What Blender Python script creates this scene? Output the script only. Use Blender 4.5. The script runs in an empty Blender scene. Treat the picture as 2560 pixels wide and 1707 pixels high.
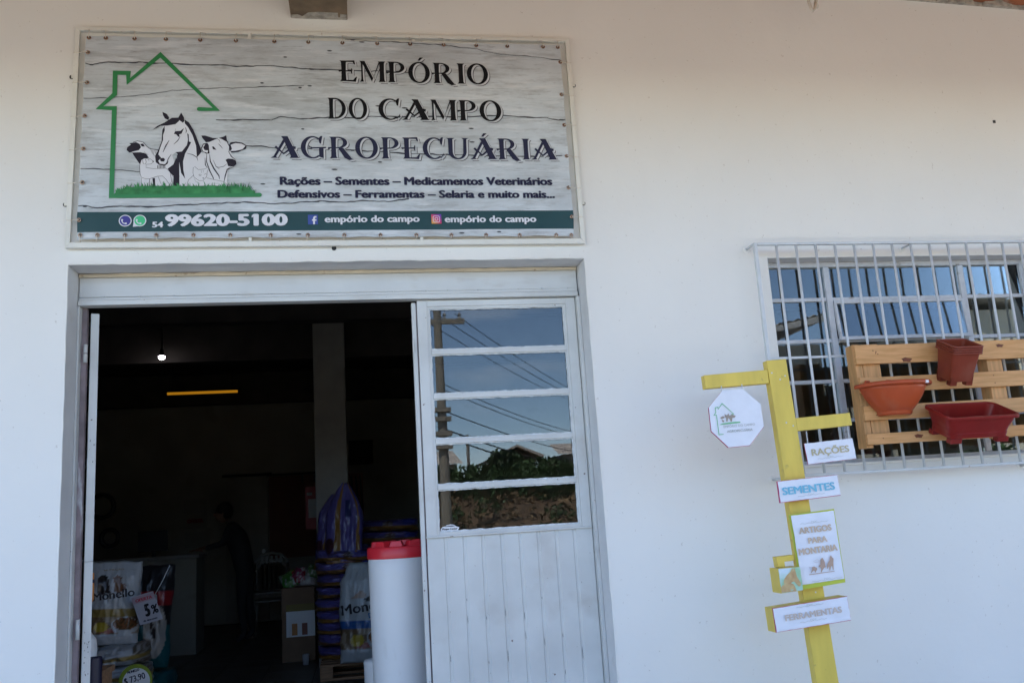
import bpy, bmesh, math, random
from mathutils import Vector, Matrix, noise
random.seed(7)
R = math.radians
SC = bpy.context.scene
COL = SC.collection

# ------------------------------------------------------------------ camera, world, sun, exposure
CAM = Vector((0.0, -4.1, 1.3))
def setup_view():
    pi_, ya, ro = R(10.97), R(10.17), R(-3.62)
    cp, sp, cy, sy, cr, sr = math.cos(pi_), math.sin(pi_), math.cos(ya), math.sin(ya), math.cos(ro), math.sin(ro)
    f = Vector((sy*cp, cy*cp, sp)); r0 = Vector((cy, -sy, 0)); u0 = r0.cross(f)
    r = cr*r0 + sr*u0; u = -sr*r0 + cr*u0
    cd = bpy.data.cameras.new('camera'); cd.sensor_width = 36; cd.lens = 2250/2560*36
    cd.clip_start = 0.05; cd.clip_end = 2000
    o = bpy.data.objects.new('camera', cd); COL.objects.link(o)
    m = Matrix(((r.x, u.x, -f.x, CAM.x), (r.y, u.y, -f.y, CAM.y), (r.z, u.z, -f.z, CAM.z), (0, 0, 0, 1)))
    o.matrix_world = m
    SC.camera = o
setup_view()

SUN_EL, SUN_AZ = 64.0, -28.0          # degrees; azimuth of the sun measured from +Y (behind the shop) towards +X
W = bpy.data.worlds.new('World'); SC.world = W; W.use_nodes = True
def setup_world():
    nt = W.node_tree; nt.nodes.clear(); N = nt.nodes; Lk = nt.links
    out = N.new('ShaderNodeOutputWorld'); bg = N.new('ShaderNodeBackground'); sky = N.new('ShaderNodeTexSky')
    sky.sky_type = 'NISHITA'; sky.sun_disc = False; sky.sun_elevation = R(SUN_EL); sky.sun_rotation = R(SUN_AZ)
    sky.altitude = 2500; sky.air_density = 1.0; sky.dust_density = 0.1; sky.ozone_density = 2.0
    tc = N.new('ShaderNodeTexCoord'); mp = N.new('ShaderNodeMapping'); mp.inputs['Scale'].default_value = (1.2, 1.2, 4.5)
    n1 = N.new('ShaderNodeTexNoise'); n1.inputs['Scale'].default_value = 2.6; n1.inputs['Detail'].default_value = 6; n1.inputs['Roughness'].default_value = .55
    cr = N.new('ShaderNodeValToRGB'); cr.color_ramp.elements[0].position = .57; cr.color_ramp.elements[1].position = .88
    cr.color_ramp.elements[1].color = (.62, .62, .62, 1)
    mx = N.new('ShaderNodeMix'); mx.data_type = 'RGBA'; mx.inputs['B'].default_value = (7.5, 8.0, 8.8, 1)
    Lk.new(tc.outputs['Generated'], mp.inputs['Vector']); Lk.new(mp.outputs[0], n1.inputs['Vector']); Lk.new(n1.outputs['Fac'], cr.inputs[0])
    Lk.new(cr.outputs[0], mx.inputs['Factor']); Lk.new(sky.outputs[0], mx.inputs['A']); Lk.new(mx.outputs['Result'], bg.inputs[0])
    bg.inputs[1].default_value = 0.14
    Lk.new(bg.outputs[0], out.inputs[0])
setup_world()
sd = bpy.data.lights.new('sun', 'SUN'); sd.energy = 3.6; sd.angle = R(.55); sd.color = (1, .95, .87)
so = bpy.data.objects.new('sun', sd); COL.objects.link(so)
_d = Vector((math.sin(R(SUN_AZ))*math.cos(R(SUN_EL)), math.cos(R(SUN_AZ))*math.cos(R(SUN_EL)), math.sin(R(SUN_EL))))
so.rotation_euler = _d.to_track_quat('Z', 'Y').to_euler(); so.location = _d*60
SC.view_settings.view_transform = 'Standard'; SC.view_settings.look = 'None'
SC.view_settings.exposure = 2.12; SC.view_settings.gamma = 1.0
try: SC.view_settings.use_curve_mapping = False
except Exception: pass
SC.render.engine = 'CYCLES'
SC.cycles.use_denoising = True; SC.cycles.max_bounces = 8; SC.cycles.transparent_max_bounces = 24
SC.cycles.sample_clamp_indirect = 6

# ------------------------------------------------------------------ materials
MATS = {}
def nodes_of(m): return m.node_tree.nodes, m.node_tree.links
def mat(name, col, rough=.6, metal=0., var=.08, vscale=6., bump=.0, bscale=60., stretch=(1, 1, 1), spec=.5, coord='Object', col2=None, detail=5, lo=.35, hi=.68, coat=0.):
    m = bpy.data.materials.new(name); m.use_nodes = True; MATS[name] = m
    N, Lk = nodes_of(m); b = N['Principled BSDF']
    b.inputs['Roughness'].default_value = rough; b.inputs['Metallic'].default_value = metal
    b.inputs['Specular IOR Level'].default_value = spec
    if coat: b.inputs['Coat Weight'].default_value = coat
    tc = N.new('ShaderNodeTexCoord'); mp = N.new('ShaderNodeMapping'); mp.inputs['Scale'].default_value = stretch
    Lk.new(tc.outputs[coord], mp.inputs['Vector'])
    n = N.new('ShaderNodeTexNoise'); n.inputs['Scale'].default_value = vscale; n.inputs['Detail'].default_value = detail
    Lk.new(mp.outputs[0], n.inputs['Vector'])
    mx = N.new('ShaderNodeMix'); mx.data_type = 'RGBA'
    c2 = col2 if col2 else tuple(max(0, c*(1-var)) for c in col)
    c1 = col if col2 else tuple(min(1, c*(1+var*.6)) for c in col)
    mx.inputs['A'].default_value = (*c1, 1); mx.inputs['B'].default_value = (*c2, 1)
    r = N.new('ShaderNodeMapRange'); r.inputs['From Min'].default_value = lo; r.inputs['From Max'].default_value = hi
    Lk.new(n.outputs['Fac'], r.inputs['Value']); Lk.new(r.outputs[0], mx.inputs['Factor']); Lk.new(mx.outputs['Result'], b.inputs['Base Color'])
    if bump:
        n2 = N.new('ShaderNodeTexNoise'); n2.inputs['Scale'].default_value = bscale; n2.inputs['Detail'].default_value = 5
        Lk.new(mp.outputs[0], n2.inputs['Vector'])
        bp = N.new('ShaderNodeBump'); bp.inputs['Strength'].default_value = bump; bp.inputs['Distance'].default_value = .01
        Lk.new(n2.outputs['Fac'], bp.inputs['Height']); Lk.new(bp.outputs[0], b.inputs['Normal'])
    return m
def add_layer(m, col, scale, lo, hi, stretch=(1, 1, 1), amount=1., coord='Object', detail=6):
    """mix another colour over the base where a noise is above lo..hi: stains, chips, rust"""
    N, Lk = nodes_of(m); b = N['Principled BSDF']; src = b.inputs['Base Color'].links[0].from_socket
    tc = N.new('ShaderNodeTexCoord'); mp = N.new('ShaderNodeMapping'); mp.inputs['Scale'].default_value = stretch
    mp.inputs['Location'].default_value = (random.random()*9, random.random()*9, random.random()*9)
    Lk.new(tc.outputs[coord], mp.inputs['Vector'])
    n = N.new('ShaderNodeTexNoise'); n.inputs['Scale'].default_value = scale; n.inputs['Detail'].default_value = detail
    Lk.new(mp.outputs[0], n.inputs['Vector'])
    r = N.new('ShaderNodeMapRange'); r.inputs['From Min'].default_value = lo; r.inputs['From Max'].default_value = hi; r.inputs['To Max'].default_value = amount
    Lk.new(n.outputs['Fac'], r.inputs['Value'])
    mx = N.new('ShaderNodeMix'); mx.data_type = 'RGBA'; mx.inputs['B'].default_value = (*col, 1)
    Lk.new(src, mx.inputs['A']); Lk.new(r.outputs[0], mx.inputs['Factor']); Lk.new(mx.outputs['Result'], b.inputs['Base Color'])
    return m
def emit(name, col, s):
    m = bpy.data.materials.new(name); m.use_nodes = True; N, Lk = nodes_of(m); b = N['Principled BSDF']
    b.inputs['Base Color'].default_value = (*col, 1); b.inputs['Emission Color'].default_value = (*col, 1); b.inputs['Emission Strength'].default_value = s
    MATS[name] = m; return m

wall_m = add_layer(add_layer(mat('wall paint', (.81, .80, .755), .75, var=.03, vscale=1.3, bump=.12, bscale=22), (.50, .46, .40), 60, .70, .73, amount=.5), (.64, .62, .58), 1.1, .56, .8, (1, 1, .35), .25)
def wall_micro():
    N, Lk = nodes_of(wall_m); b = N['Principled BSDF']; bp = b.inputs['Normal'].links[0].from_node
    n = N.new('ShaderNodeTexNoise'); n.inputs['Scale'].default_value = 260; n.inputs['Detail'].default_value = 3
    tc = N.new('ShaderNodeTexCoord'); Lk.new(tc.outputs['Object'], n.inputs['Vector'])
    b2 = N.new('ShaderNodeBump'); b2.inputs['Strength'].default_value = .10; b2.inputs['Distance'].default_value = .002
    Lk.new(n.outputs['Fac'], b2.inputs['Height']); Lk.new(bp.outputs[0], b2.inputs['Normal']); Lk.new(b2.outputs[0], b.inputs['Normal'])
wall_micro()
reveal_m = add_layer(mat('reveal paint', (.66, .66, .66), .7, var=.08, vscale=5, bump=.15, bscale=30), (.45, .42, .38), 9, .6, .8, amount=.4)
door_m = add_layer(add_layer(mat('grey door paint', (.61, .62, .60), .42, var=.10, vscale=4, bump=.05, bscale=18), (.36, .30, .24), 5, .57, .8, amount=.4), (.13, .07, .05), 38, .70, .73, amount=.8)
panel_m = add_layer(mat('transom paint', (.60, .61, .60), .5, var=.05, vscale=5, bump=.06, bscale=18), (.38, .33, .27), 7, .6, .85, (1, 1, 3), .4)
cream_m = add_layer(mat('yellowed paint', (.62, .55, .42), .5, var=.12, vscale=9, bump=.1, bscale=40), (.28, .16, .08), 26, .64, .72, (1, 1, 1), .8)
putty_m = mat('putty', (.66, .69, .70), .6, var=.2, vscale=40, bump=.4, bscale=90)
gap_m = mat('dark gap', (.03, .025, .02), .9)
rust_m = add_layer(mat('primer edge', (.24, .19, .20), .6, var=.3, vscale=14), (.5, .5, .52), 18, .6, .68, (1, 1, .3))
frame_m = add_layer(mat('white frame paint', (.74, .73, .66), .45, var=.05, vscale=8, bump=.05, bscale=40), (.42, .34, .24), 30, .69, .74, amount=.6)
steel_m = add_layer(mat('grille paint', (.60, .63, .645), .4, var=.1, vscale=12, bump=.05), (.30, .18, .12), 45, .68, .74, amount=.7)
winframe_m = add_layer(mat('window frame paint', (.55, .57, .60), .5, var=.12, vscale=15, bump=.25, bscale=60), (.24, .19, .15), 25, .66, .74, amount=.6)
brass_m = mat('grommet metal', (.50, .36, .28), .25, 1., var=.25, vscale=60)
cord_m = mat('elastic cord', (.66, .61, .52), .8)
black_m = mat('black plastic', (.015, .015, .016), .4)
dark_m = mat('dark opening', (.01, .01, .011), .8)
hole_m = mat('wall plug', (.03, .03, .03), .6)
yellow_m = add_layer(mat('yellow paint', (.72, .535, .09), .5, var=.10, vscale=5, bump=.14, bscale=25, stretch=(3, 3, .6)), (.40, .30, .08), 30, .68, .72, amount=.5)
lime_m = mat('lime board', (.50, .56, .05), .5, var=.05)
pinkedge_m = mat('pink board', (.52, .05, .15), .5, var=.1)
def paper(name, col=(.77, .79, .85)):
    m = mat(name, col, .55, var=.04, vscale=14, bump=.35, bscale=9, stretch=(1, 1, 1)); return m
paper_m = paper('paper')
wood_m = add_layer(add_layer(mat('pine', (.70, .37, .15), .6, var=.3, vscale=5, bump=.15, bscale=40, stretch=(1.2, 9, 14), col2=(.54, .27, .085)), (.28, .12, .04), 7, .68, .78, (1, 3, 5), .8), (.5, .33, .17), 2.2, .5, .7, (1, 1, 1), .4)
woodv_m = mat('pine upright', (.66, .345, .135), .6, var=.3, vscale=5, bump=.15, bscale=40, stretch=(14, 9, 1.2), col2=(.44, .24, .09))
woodold_m = mat('old pallet wood', (.34, .19, .10), .7, var=.3, vscale=5, bump=.15, bscale=40, stretch=(1.2, 9, 14))
knot_m = mat('knot', (.17, .05, .02), .6, var=.3, vscale=30)
terra1_m = add_layer(mat('terracotta plastic', (.43, .075, .024), .36, spec=.3, var=.12, vscale=8, bump=.03), (.40, .22, .14), 9, .58, .8, (1, 1, .4), .4)
terra2_m = add_layer(mat('brown red plastic', (.22, .040, .020), .36, spec=.3, var=.12, vscale=8, bump=.03), (.30, .15, .10), 9, .58, .8, (1, 1, .4), .4)
terra3_m = add_layer(mat('maroon plastic', (.22, .015, .012), .34, spec=.3, var=.12, vscale=8, bump=.03), (.30, .12, .09), 9, .58, .8, (1, 1, .4), .4)
tile_m = add_layer(mat('roof tile clay', (.42, .13, .05), .75, var=.3, vscale=9, bump=.3, bscale=50), (.50, .44, .36), 7, .55, .68, amount=.7)
beamwood_m = add_layer(mat('raw beam', (.20, .14, .085), .85, var=.35, vscale=9, bump=.6, bscale=35), (.30, .10, .05), 14, .62, .75, amount=.6)
mortar_m = mat('mortar smear', (.42, .38, .32), .9, var=.35, vscale=30, bump=.6, bscale=60)
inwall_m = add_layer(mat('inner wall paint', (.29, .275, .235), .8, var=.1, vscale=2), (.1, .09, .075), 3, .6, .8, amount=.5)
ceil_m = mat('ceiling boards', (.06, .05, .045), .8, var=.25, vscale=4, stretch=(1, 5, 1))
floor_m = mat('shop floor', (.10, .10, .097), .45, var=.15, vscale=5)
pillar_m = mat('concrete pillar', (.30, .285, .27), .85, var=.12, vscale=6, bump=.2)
drum_m = add_layer(mat('drum white plastic', (.72, .73, .73), .42, var=.04, vscale=3), (.45, .42, .36), 14, .62, .8, (1, 1, .5), .35)
red_m = mat('red plastic', (.62, .022, .035), .38, var=.05, vscale=8)
white_m = mat('white print', (.75, .76, .78), .5, var=.03)
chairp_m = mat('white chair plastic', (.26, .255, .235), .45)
ink_m = mat('black ink', (.010, .010, .012), .6, var=.05, spec=.15)
navy_m = mat('navy ink', (.028, .030, .062), .6, var=.05, spec=.15)
inkgrey_m = mat('grey ink', (.045, .045, .055), .6, spec=.15)
animal_m = mat('animal white print', (.70, .71, .74), .5, var=.02)
asphalt_m = mat('asphalt', (.055, .055, .055), .9, var=.2, vscale=3, bump=.4, bscale=120)
pave_m = mat('pavement concrete', (.37, .34, .29), .85, var=.15, vscale=3, bump=.3)
earth_m = add_layer(mat('dry bank earth', (.10, .06, .035), .9, var=.4, vscale=1.2, bump=.6, bscale=6), (.20, .13, .07), 3, .55, .65)
leaf_m = mat('hedge leaf', (.035, .075, .018), .6, var=.4, vscale=2.2, coord='Object')
leaf2_m = mat('tree leaf', (.028, .06, .016), .6, var=.4, vscale=2.2)
dry_m = mat('dry grass blade', (.16, .10, .05), .8, var=.35, vscale=3)
bark_m = mat('bark', (.10, .07, .05), .9, var=.3, vscale=12, bump=.4)
conc_m = mat('pole concrete', (.27, .24, .20), .85, var=.15, vscale=5, bump=.2)
wire_m = mat('black cable', (.012, .012, .012), .6)
beige_m = add_layer(mat('beige render', (.46, .42, .33), .8, var=.08, vscale=2), (.35, .31, .25), 2, .55, .75, amount=.5)
corr_m = mat('corrugated sheet', (.45, .44, .42), .55, var=.15, vscale=3)
houser_m = mat('house roof', (.46, .40, .35), .8, var=.2, vscale=4)
housew_m = mat('house wall', (.30, .26, .21), .8, var=.1)
houseb_m = mat('brown house boards', (.10, .05, .035), .8, var=.2)

def glass_mat():
    m = bpy.data.materials.new('window glass'); m.use_nodes = True; N, Lk = nodes_of(m); N.clear()
    out = N.new('ShaderNodeOutputMaterial'); mix = N.new('ShaderNodeMixShader'); tr = N.new('ShaderNodeBsdfTransparent'); gl = N.new('ShaderNodeBsdfGlossy')
    fr = N.new('ShaderNodeFresnel'); fr.inputs['IOR'].default_value = 1.52
    tr.inputs[0].default_value = (.86, .9, .89, 1); gl.inputs[0].default_value = (1, 1, 1, 1); gl.inputs['Roughness'].default_value = 0.0
    tc = N.new('ShaderNodeTexCoord'); n = N.new('ShaderNodeTexNoise'); n.inputs['Scale'].default_value = 1.6; n.inputs['Detail'].default_value = 1
    bp = N.new('ShaderNodeBump'); bp.inputs['Strength'].default_value = .006; bp.inputs['Distance'].default_value = .02
    Lk.new(tc.outputs['Object'], n.inputs['Vector']); Lk.new(n.outputs['Fac'], bp.inputs['Height']); Lk.new(bp.outputs[0], gl.inputs['Normal'])
    Lk.new(fr.outputs[0], mix.inputs[0]); Lk.new(tr.outputs[0], mix.inputs[1]); Lk.new(gl.outputs[0], mix.inputs[2]); Lk.new(mix.outputs[0], out.inputs[0])
    return m
glass_m = glass_mat()

# ------------------------------------------------------------------ object helpers (all geometry is given in world coordinates)
WM = {}     # world matrices of empties / parts
def wmat(o): return WM.get(o.name, Matrix.Identity(4))
class MB:
    def __init__(s): s.v = []; s.f = []; s.c = None
    def add(s, vs, fs):
        n = len(s.v); s.v += [tuple(p) for p in vs]; s.f += [tuple(i+n for i in f) for f in fs]; return s
    def box(s, x0, x1, y0, y1, z0, z1):
        return s.add([(x0,y0,z0),(x1,y0,z0),(x1,y1,z0),(x0,y1,z0),(x0,y0,z1),(x1,y0,z1),(x1,y1,z1),(x0,y1,z1)],
                     [(0,3,2,1),(4,5,6,7),(0,1,5,4),(1,2,6,5),(2,3,7,6),(3,0,4,7)])
    def prism(s, poly, y0, y1):          # poly in X,Z, any winding; y0 front
        a = sum(poly[i][0]*poly[(i+1) % len(poly)][1]-poly[(i+1) % len(poly)][0]*poly[i][1] for i in range(len(poly)))
        if a < 0: poly = poly[::-1]
        n = len(poly); vs = [(x, y0, z) for x, z in poly]+[(x, y1, z) for x, z in poly]
        return s.add(vs, [tuple(range(n)), tuple(range(2*n-1, n-1, -1))]+[(i, i+n, (i+1) % n+n, (i+1) % n) for i in range(n)])
    def flat(s, poly, y):
        a = sum(poly[i][0]*poly[(i+1) % len(poly)][1]-poly[(i+1) % len(poly)][0]*poly[i][1] for i in range(len(poly)))
        if a < 0: poly = poly[::-1]
        return s.add([(x, y, z) for x, z in poly], [tuple(range(len(poly)))])
    def tube(s, pts, r, seg=8, cap=True, r1=None):
        pts = [Vector(p) for p in pts]; n = len(pts); vs = []; fs = []; prev = None
        for i, p in enumerate(pts):
            t = (pts[min(i+1, n-1)]-pts[max(i-1, 0)]).normalized()
            if prev is None:
                a = Vector((0, 0, 1)) if abs(t.z) < .9 else Vector((1, 0, 0)); u = t.cross(a).normalized()
            else: u = (prev-t*prev.dot(t)).normalized()
            prev = u; w = t.cross(u); rr = r if r1 is None else r+(r1-r)*i/(n-1)
            for k in range(seg):
                a = 2*math.pi*k/seg; vs.append(p+(u*math.cos(a)+w*math.sin(a))*rr)
        for i in range(n-1):
            for k in range(seg):
                a, b = i*seg+k, i*seg+(k+1) % seg; fs.append((a, b, b+seg, a+seg))
        if cap: fs += [tuple(range(seg))[::-1], tuple(range((n-1)*seg, n*seg))]
        return s.add(vs, fs)
    def lathe(s, cx, cy, prof, seg=32, a0=0, a1=2*math.pi, sx=1, sy=1):   # prof: (r, z)
        full = abs(a1-a0-2*math.pi) < 1e-6; m = seg if full else seg+1; vs = []; fs = []
        for r, z in prof:
            for k in range(m):
                a = a0+(a1-a0)*k/seg; vs.append((cx+math.cos(a)*r*sx, cy+math.sin(a)*r*sy, z))
        for i in range(len(prof)-1):
            for k in range(m if full else m-1):
                a, b = i*m+k, i*m+(k+1) % m; fs.append((a, b, b+m, a+m))
        return s.add(vs, fs)
    def disc(s, x, y, z, prof, n=12):          # a shallow dome facing -Y; prof: (radius, forward)
        vs = [(x+r*math.cos(2*math.pi*k/n), y-f, z+r*math.sin(2*math.pi*k/n)) for r, f in prof for k in range(n)]
        fs = [(i*n+k, (i+1)*n+k, (i+1)*n+(k+1) % n, i*n+(k+1) % n) for i in range(len(prof)-1) for k in range(n)]
        return s.add(vs, fs+[tuple(range(n))])
    def torus(s, c, R_, r, axis='Y', n=16, k=8):
        vs = []; fs = []
        for i in range(n):
            a = 2*math.pi*i/n
            for j in range(k):
                b = 2*math.pi*j/k; q = (R_+r*math.cos(b)); p = (q*math.cos(a), r*math.sin(b), q*math.sin(a))
                vs.append((c[0]+p[0], c[1]+p[1], c[2]+p[2]))
        for i in range(n):
            for j in range(k):
                fs.append((i*k+j, ((i+1) % n)*k+j, ((i+1) % n)*k+(j+1) % k, i*k+(j+1) % k))
        return s.add(vs, fs)
    def sphere(s, c, r, seg=16, rings=10, sx=1, sy=1, sz=1):
        return s.add(*_sph(c, r, seg, rings, sx, sy, sz))
    def build(s, name, m, parent=None, smooth=False, bevel=0., bseg=2, at=None, autosmooth=None, subd=0):
        me = bpy.data.meshes.new(name); M = wmat(parent) if parent else Matrix.Identity(4)
        if at is not None: M = M @ Matrix.Translation(M.inverted() @ Vector(at))
        Mi = M.inverted()
        me.from_pydata([Mi @ Vector(p) for p in s.v], [], s.f)
        for x in (m if isinstance(m, (list, tuple)) else [m]): me.materials.append(x)
        if smooth: me.shade_smooth()
        me.update()
        o = bpy.data.objects.new(name, me); COL.objects.link(o)
        if parent: o.parent = parent; o.matrix_basis = wmat(parent).inverted() @ M
        else: o.matrix_basis = M
        WM[o.name] = M
        if bevel:
            b = o.modifiers.new('bevel', 'BEVEL'); b.width = bevel; b.segments = bseg; b.limit_method = 'ANGLE'; b.angle_limit = R(40)
            if not smooth: me.shade_smooth(); b.harden_normals = True
        if subd:
            b = o.modifiers.new('sub', 'SUBSURF'); b.levels = b.render_levels = subd
        if autosmooth:
            me.shade_smooth()
            bm = bmesh.new(); bm.from_mesh(me)
            for e in bm.edges:
                if len(e.link_faces) == 2 and e.calc_face_angle(0) > R(autosmooth): e.smooth = False
            bm.to_mesh(me); bm.free()
        return o
def _sph(c, r, seg, rings, sx, sy, sz):
    vs = [(c[0], c[1], c[2]+r*sz)]; fs = []
    for i in range(1, rings):
        t = math.pi*i/rings
        for k in range(seg):
            a = 2*math.pi*k/seg; vs.append((c[0]+r*sx*math.sin(t)*math.cos(a), c[1]+r*sy*math.sin(t)*math.sin(a), c[2]+r*sz*math.cos(t)))
    vs.append((c[0], c[1], c[2]-r*sz)); e = len(vs)-1
    for k in range(seg): fs.append((0, 1+k, 1+(k+1) % seg))
    for i in range(rings-2):
        for k in range(seg):
            a, b = 1+i*seg+k, 1+i*seg+(k+1) % seg; fs.append((a, a+seg, b+seg, b))
    for k in range(seg): fs.append((e, e-seg+(k+1) % seg, e-seg+k))
    return vs, fs
def tag(o, label=None, cat=None, group=None, kind=None):
    if label: o['label'] = label
    if cat: o['category'] = cat
    if group: o['group'] = group
    if kind: o['kind'] = kind
    return o
def thing(name, label, cat, loc=(0, 0, 0), rot=(0, 0, 0), group=None, parent=None):
    o = bpy.data.objects.new(name, None); COL.objects.link(o); o.empty_display_size = .1
    M = Matrix.Translation(Vector(loc)) @ Matrix.Rotation(rot[2], 4, 'Z') @ Matrix.Rotation(rot[1], 4, 'Y') @ Matrix.Rotation(rot[0], 4, 'X')
    if parent: o.parent = parent; o.matrix_basis = wmat(parent).inverted() @ M
    else: o.matrix_basis = M
    WM[o.name] = M
    return tag(o, label, cat, group)
def rep(src, parent, at):
    """another object sharing src's mesh, moved by vector (world) and under parent"""
    c = src.copy(); COL.objects.link(c); M = Matrix.Translation(Vector(at)) @ WM[src.name]
    c.parent = parent; c.matrix_basis = (wmat(parent).inverted() if parent else Matrix.Identity(4)) @ M
    WM[c.name] = M; return c

# text: the built-in font turned into flat meshes laid along a base line p0 -> p1 (X,Z) on the plane Y
_TC = {}
def text_geo(s, bold):
    if (s, bold) in _TC: return _TC[(s, bold)]
    cu = bpy.data.curves.new('t', 'FONT'); cu.body = s; cu.size = 1; cu.offset = bold; cu.resolution_u = 3
    o = bpy.data.objects.new('t', cu); COL.objects.link(o)
    me = bpy.data.meshes.new_from_object(o.evaluated_get(bpy.context.evaluated_depsgraph_get()))
    vs = [(v.co.x, v.co.y) for v in me.vertices]; fs = [tuple(p.vertices) for p in me.polygons]
    bpy.data.objects.remove(o); bpy.data.curves.remove(cu); bpy.data.meshes.remove(me)
    _TC[(s, bold)] = (vs, fs); return vs, fs
def text(s, p0, p1, cap, Y, m, parent, name='lettering', bold=.02, yf=None):
    """bold: extra stroke width in cap heights, made of shifted copies each a hair in front of the last"""
    vs, fs = text_geo(s, 0.0); hv, _ = text_geo('H', 0.0); ch = max(v[1] for v in hv)-min(v[1] for v in hv); b0 = min(v[1] for v in hv)
    a, b = min(v[0] for v in vs), max(v[0] for v in vs); w = bold*cap
    dx, dz = p1[0]-p0[0], p1[1]-p0[1]; L = math.hypot(dx, dz); ux, uz = dx/L, dz/L; nx, nz = -uz, ux; mb = MB()
    sh = [(0, 0)] if bold <= 0 else [(math.cos(k*math.pi/3), math.sin(k*math.pi/3)) for k in range(6)]
    for k, (sa, sb) in enumerate(sh):
        out = []
        for u, v in vs:
            t = w+(u-a)/(b-a)*(L-2*w)+sa*w; q = w*.5+(v-b0)/ch*(cap-w)+sb*w*.5; x = p0[0]+ux*t+nx*q; z = p0[1]+uz*t+nz*q
            out.append((x, (yf(x, z) if yf else Y)-k*.00004, z))
        mb.add(out, fs)
    return mb.build(name, m, parent)

# ------------------------------------------------------------------ the setting outside
def sheet(name, x0, x1, y0, y1, z, m):
    return tag(MB().add([(x0,y0,z),(x1,y0,z),(x1,y1,z),(x0,y1,z)], [(0,1,2,3)]).build(name, m), kind='structure')
sheet('ground', -300, 300, -300, 300, -.34, mat('pale dry ground', (.34, .29, .20), .95, var=.25, vscale=.5))
sheet('road', -120, 120, -9.2, -6.15, -.26, asphalt_m)
tag(MB().box(-14, 30, -6.0, -.002, -.36, -.11).build('pavement', pave_m), kind='structure')
tag(MB().box(-14, 30, -6.15, -6.004, -.36, -.10).build('kerb', conc_m, bevel=.015), kind='structure')
def bank():
    mb = MB(); nx, ny = 90, 14; vs = []
    for j in range(ny):
        t = j/(ny-1)
        for i in range(nx):
            x = -25+i*75/(nx-1); y = -21-4.5*t; z = -.36+2.45*(t**.7)
            n = noise.noise(Vector((x*.7, y*.7, 3)))*.45+noise.noise(Vector((x*2.1, y*2, 9)))*.2
            vs.append((x, y+n*.8, z+n*.5*(1 if 0 < j else 0)))
    for j in range(1, 3):
        for i in range(nx): vs.append((-25+i*75/(nx-1), -26-j*22, 2.1+noise.noise(Vector((i*.2, j, 0)))*.2))
    fs = [(j*nx+i, j*nx+i+1, (j+1)*nx+i+1, (j+1)*nx+i) for j in range(ny+1) for i in range(nx-1)]
    fs = [f[::-1] for f in fs]
    tag(mb.add(vs, fs).build('hill_bank', earth_m, smooth=True), kind='structure')
bank()
def cards(mb, c, n, rx, ry, rz, size, shell=.35, flat=1.):
    for _ in range(n):
        while True:
            p = Vector((random.uniform(-1, 1), random.uniform(-1, 1), random.uniform(-1, 1)))
            if shell < p.length < 1: break
        q = Vector((c[0]+p.x*rx, c[1]+p.y*ry, c[2]+p.z*rz)); s = size*random.uniform(.6, 1.4)
        a = Vector((random.gauss(0, 1), random.gauss(0, 1), random.gauss(0, 1))).normalized(); b = a.orthogonal().normalized()
        mb.add([q-a*s, q+b*s*.5, q+a*s, q-b*s*.5], [(0, 1, 2, 3)])
def dry_growth():
    mb = MB(); k = 0
    for _ in range(240):
        x = random.uniform(-4, 16); t = random.random(); c = (x, -21-4.4*t+.45, -.36+2.45*(t**.7)+.05)
        cards(mb, c, 22, random.uniform(.2, .5), .25, random.uniform(.15, .32), .075, 0)
    tag(mb.build('dry_grass', dry_m), kind='stuff')
    mb = MB()
    for _ in range(46):
        x = random.uniform(-4, 16); t = random.uniform(.1, 1); cards(mb, (x, -21-4.4*t+.6, -.2+2.45*(t**.7)), 46, .5, .3, .32, .085, 0)
    tag(mb.build('bank_weeds', leaf_m), kind='stuff')
    mb = MB()
    for _ in range(60):
        x = random.uniform(-4, 16); t = random.uniform(.0, .9); cards(mb, (x, -21-4.4*t+.55, -.3+2.45*(t**.7)), 30, .35, .25, .25, .07, 0)
    tag(mb.build('dark_scrub', bark_m), kind='stuff')
dry_growth()
hedge_lbl = ['dark green bush reflected beside the utility pole', 'rounded hedge bush reflected in front of the gabled house', 'low dense bush reflected right of the gabled house', 'leafy bush at the far left end of the hedge across the road', 'bush at the far right end of the hedge across the road', 'wide bush between the pole and the gabled house across the road', 'second bush from the right in the hedge across the road']
for i, (x, w, h) in enumerate(((1.6, 1.5, .95), (6.2, 1.4, .9), (8.6, 1.3, 1.0), (-1.4, 1.6, .9), (10.6, 1.4, .9), (3.9, 1.5, .8), (12.6, 1.6, 1.0))):
    t = thing('hedge_bush', hedge_lbl[i], 'bush', (x, -25.6, 2.0), group='bushes on the bank across the road')
    mb = MB(); cards(mb, (x, -25.6, 2.0+h*.35), 3600, w*1.35, 1.1, h*1.0, .085, .1); mb.build('foliage', leaf_m, t)
    MB().tube([(x, -25.6, 1.9), (x+.1, -25.6, 2.0+h*.6)], .05, 6, r1=.02).build('stem', bark_m, t)
for i, (x, y, h, w) in enumerate(((9.1, -27.5, 2.9, 1.0), (5.4, -27.2, 1.5, .9), (11.8, -27.4, 1.7, 1.1))):
    t = thing('round_tree', ['tall round tree reflected right of the gabled house', 'small tree reflected left of the gabled house', 'broad tree reflected at the right edge of the door glass'][i], 'tree', (x, y, 2.0))
    mb = MB()
    for k in range(9): cards(mb, (x+random.uniform(-.5, .5)*w, y+random.uniform(-.4, .4), 2.0+h*random.uniform(.4, .85)), 420, w*.55, .6, h*.28, .10, 0)
    mb.build('crown', leaf2_m, t)
    MB().tube([(x, y, 1.8), (x+.05, y, 2.0+h*.3), (x-.05, y, 2.0+h*.8)], .12, 7, r1=.03).build('trunk', bark_m, t)
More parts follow.
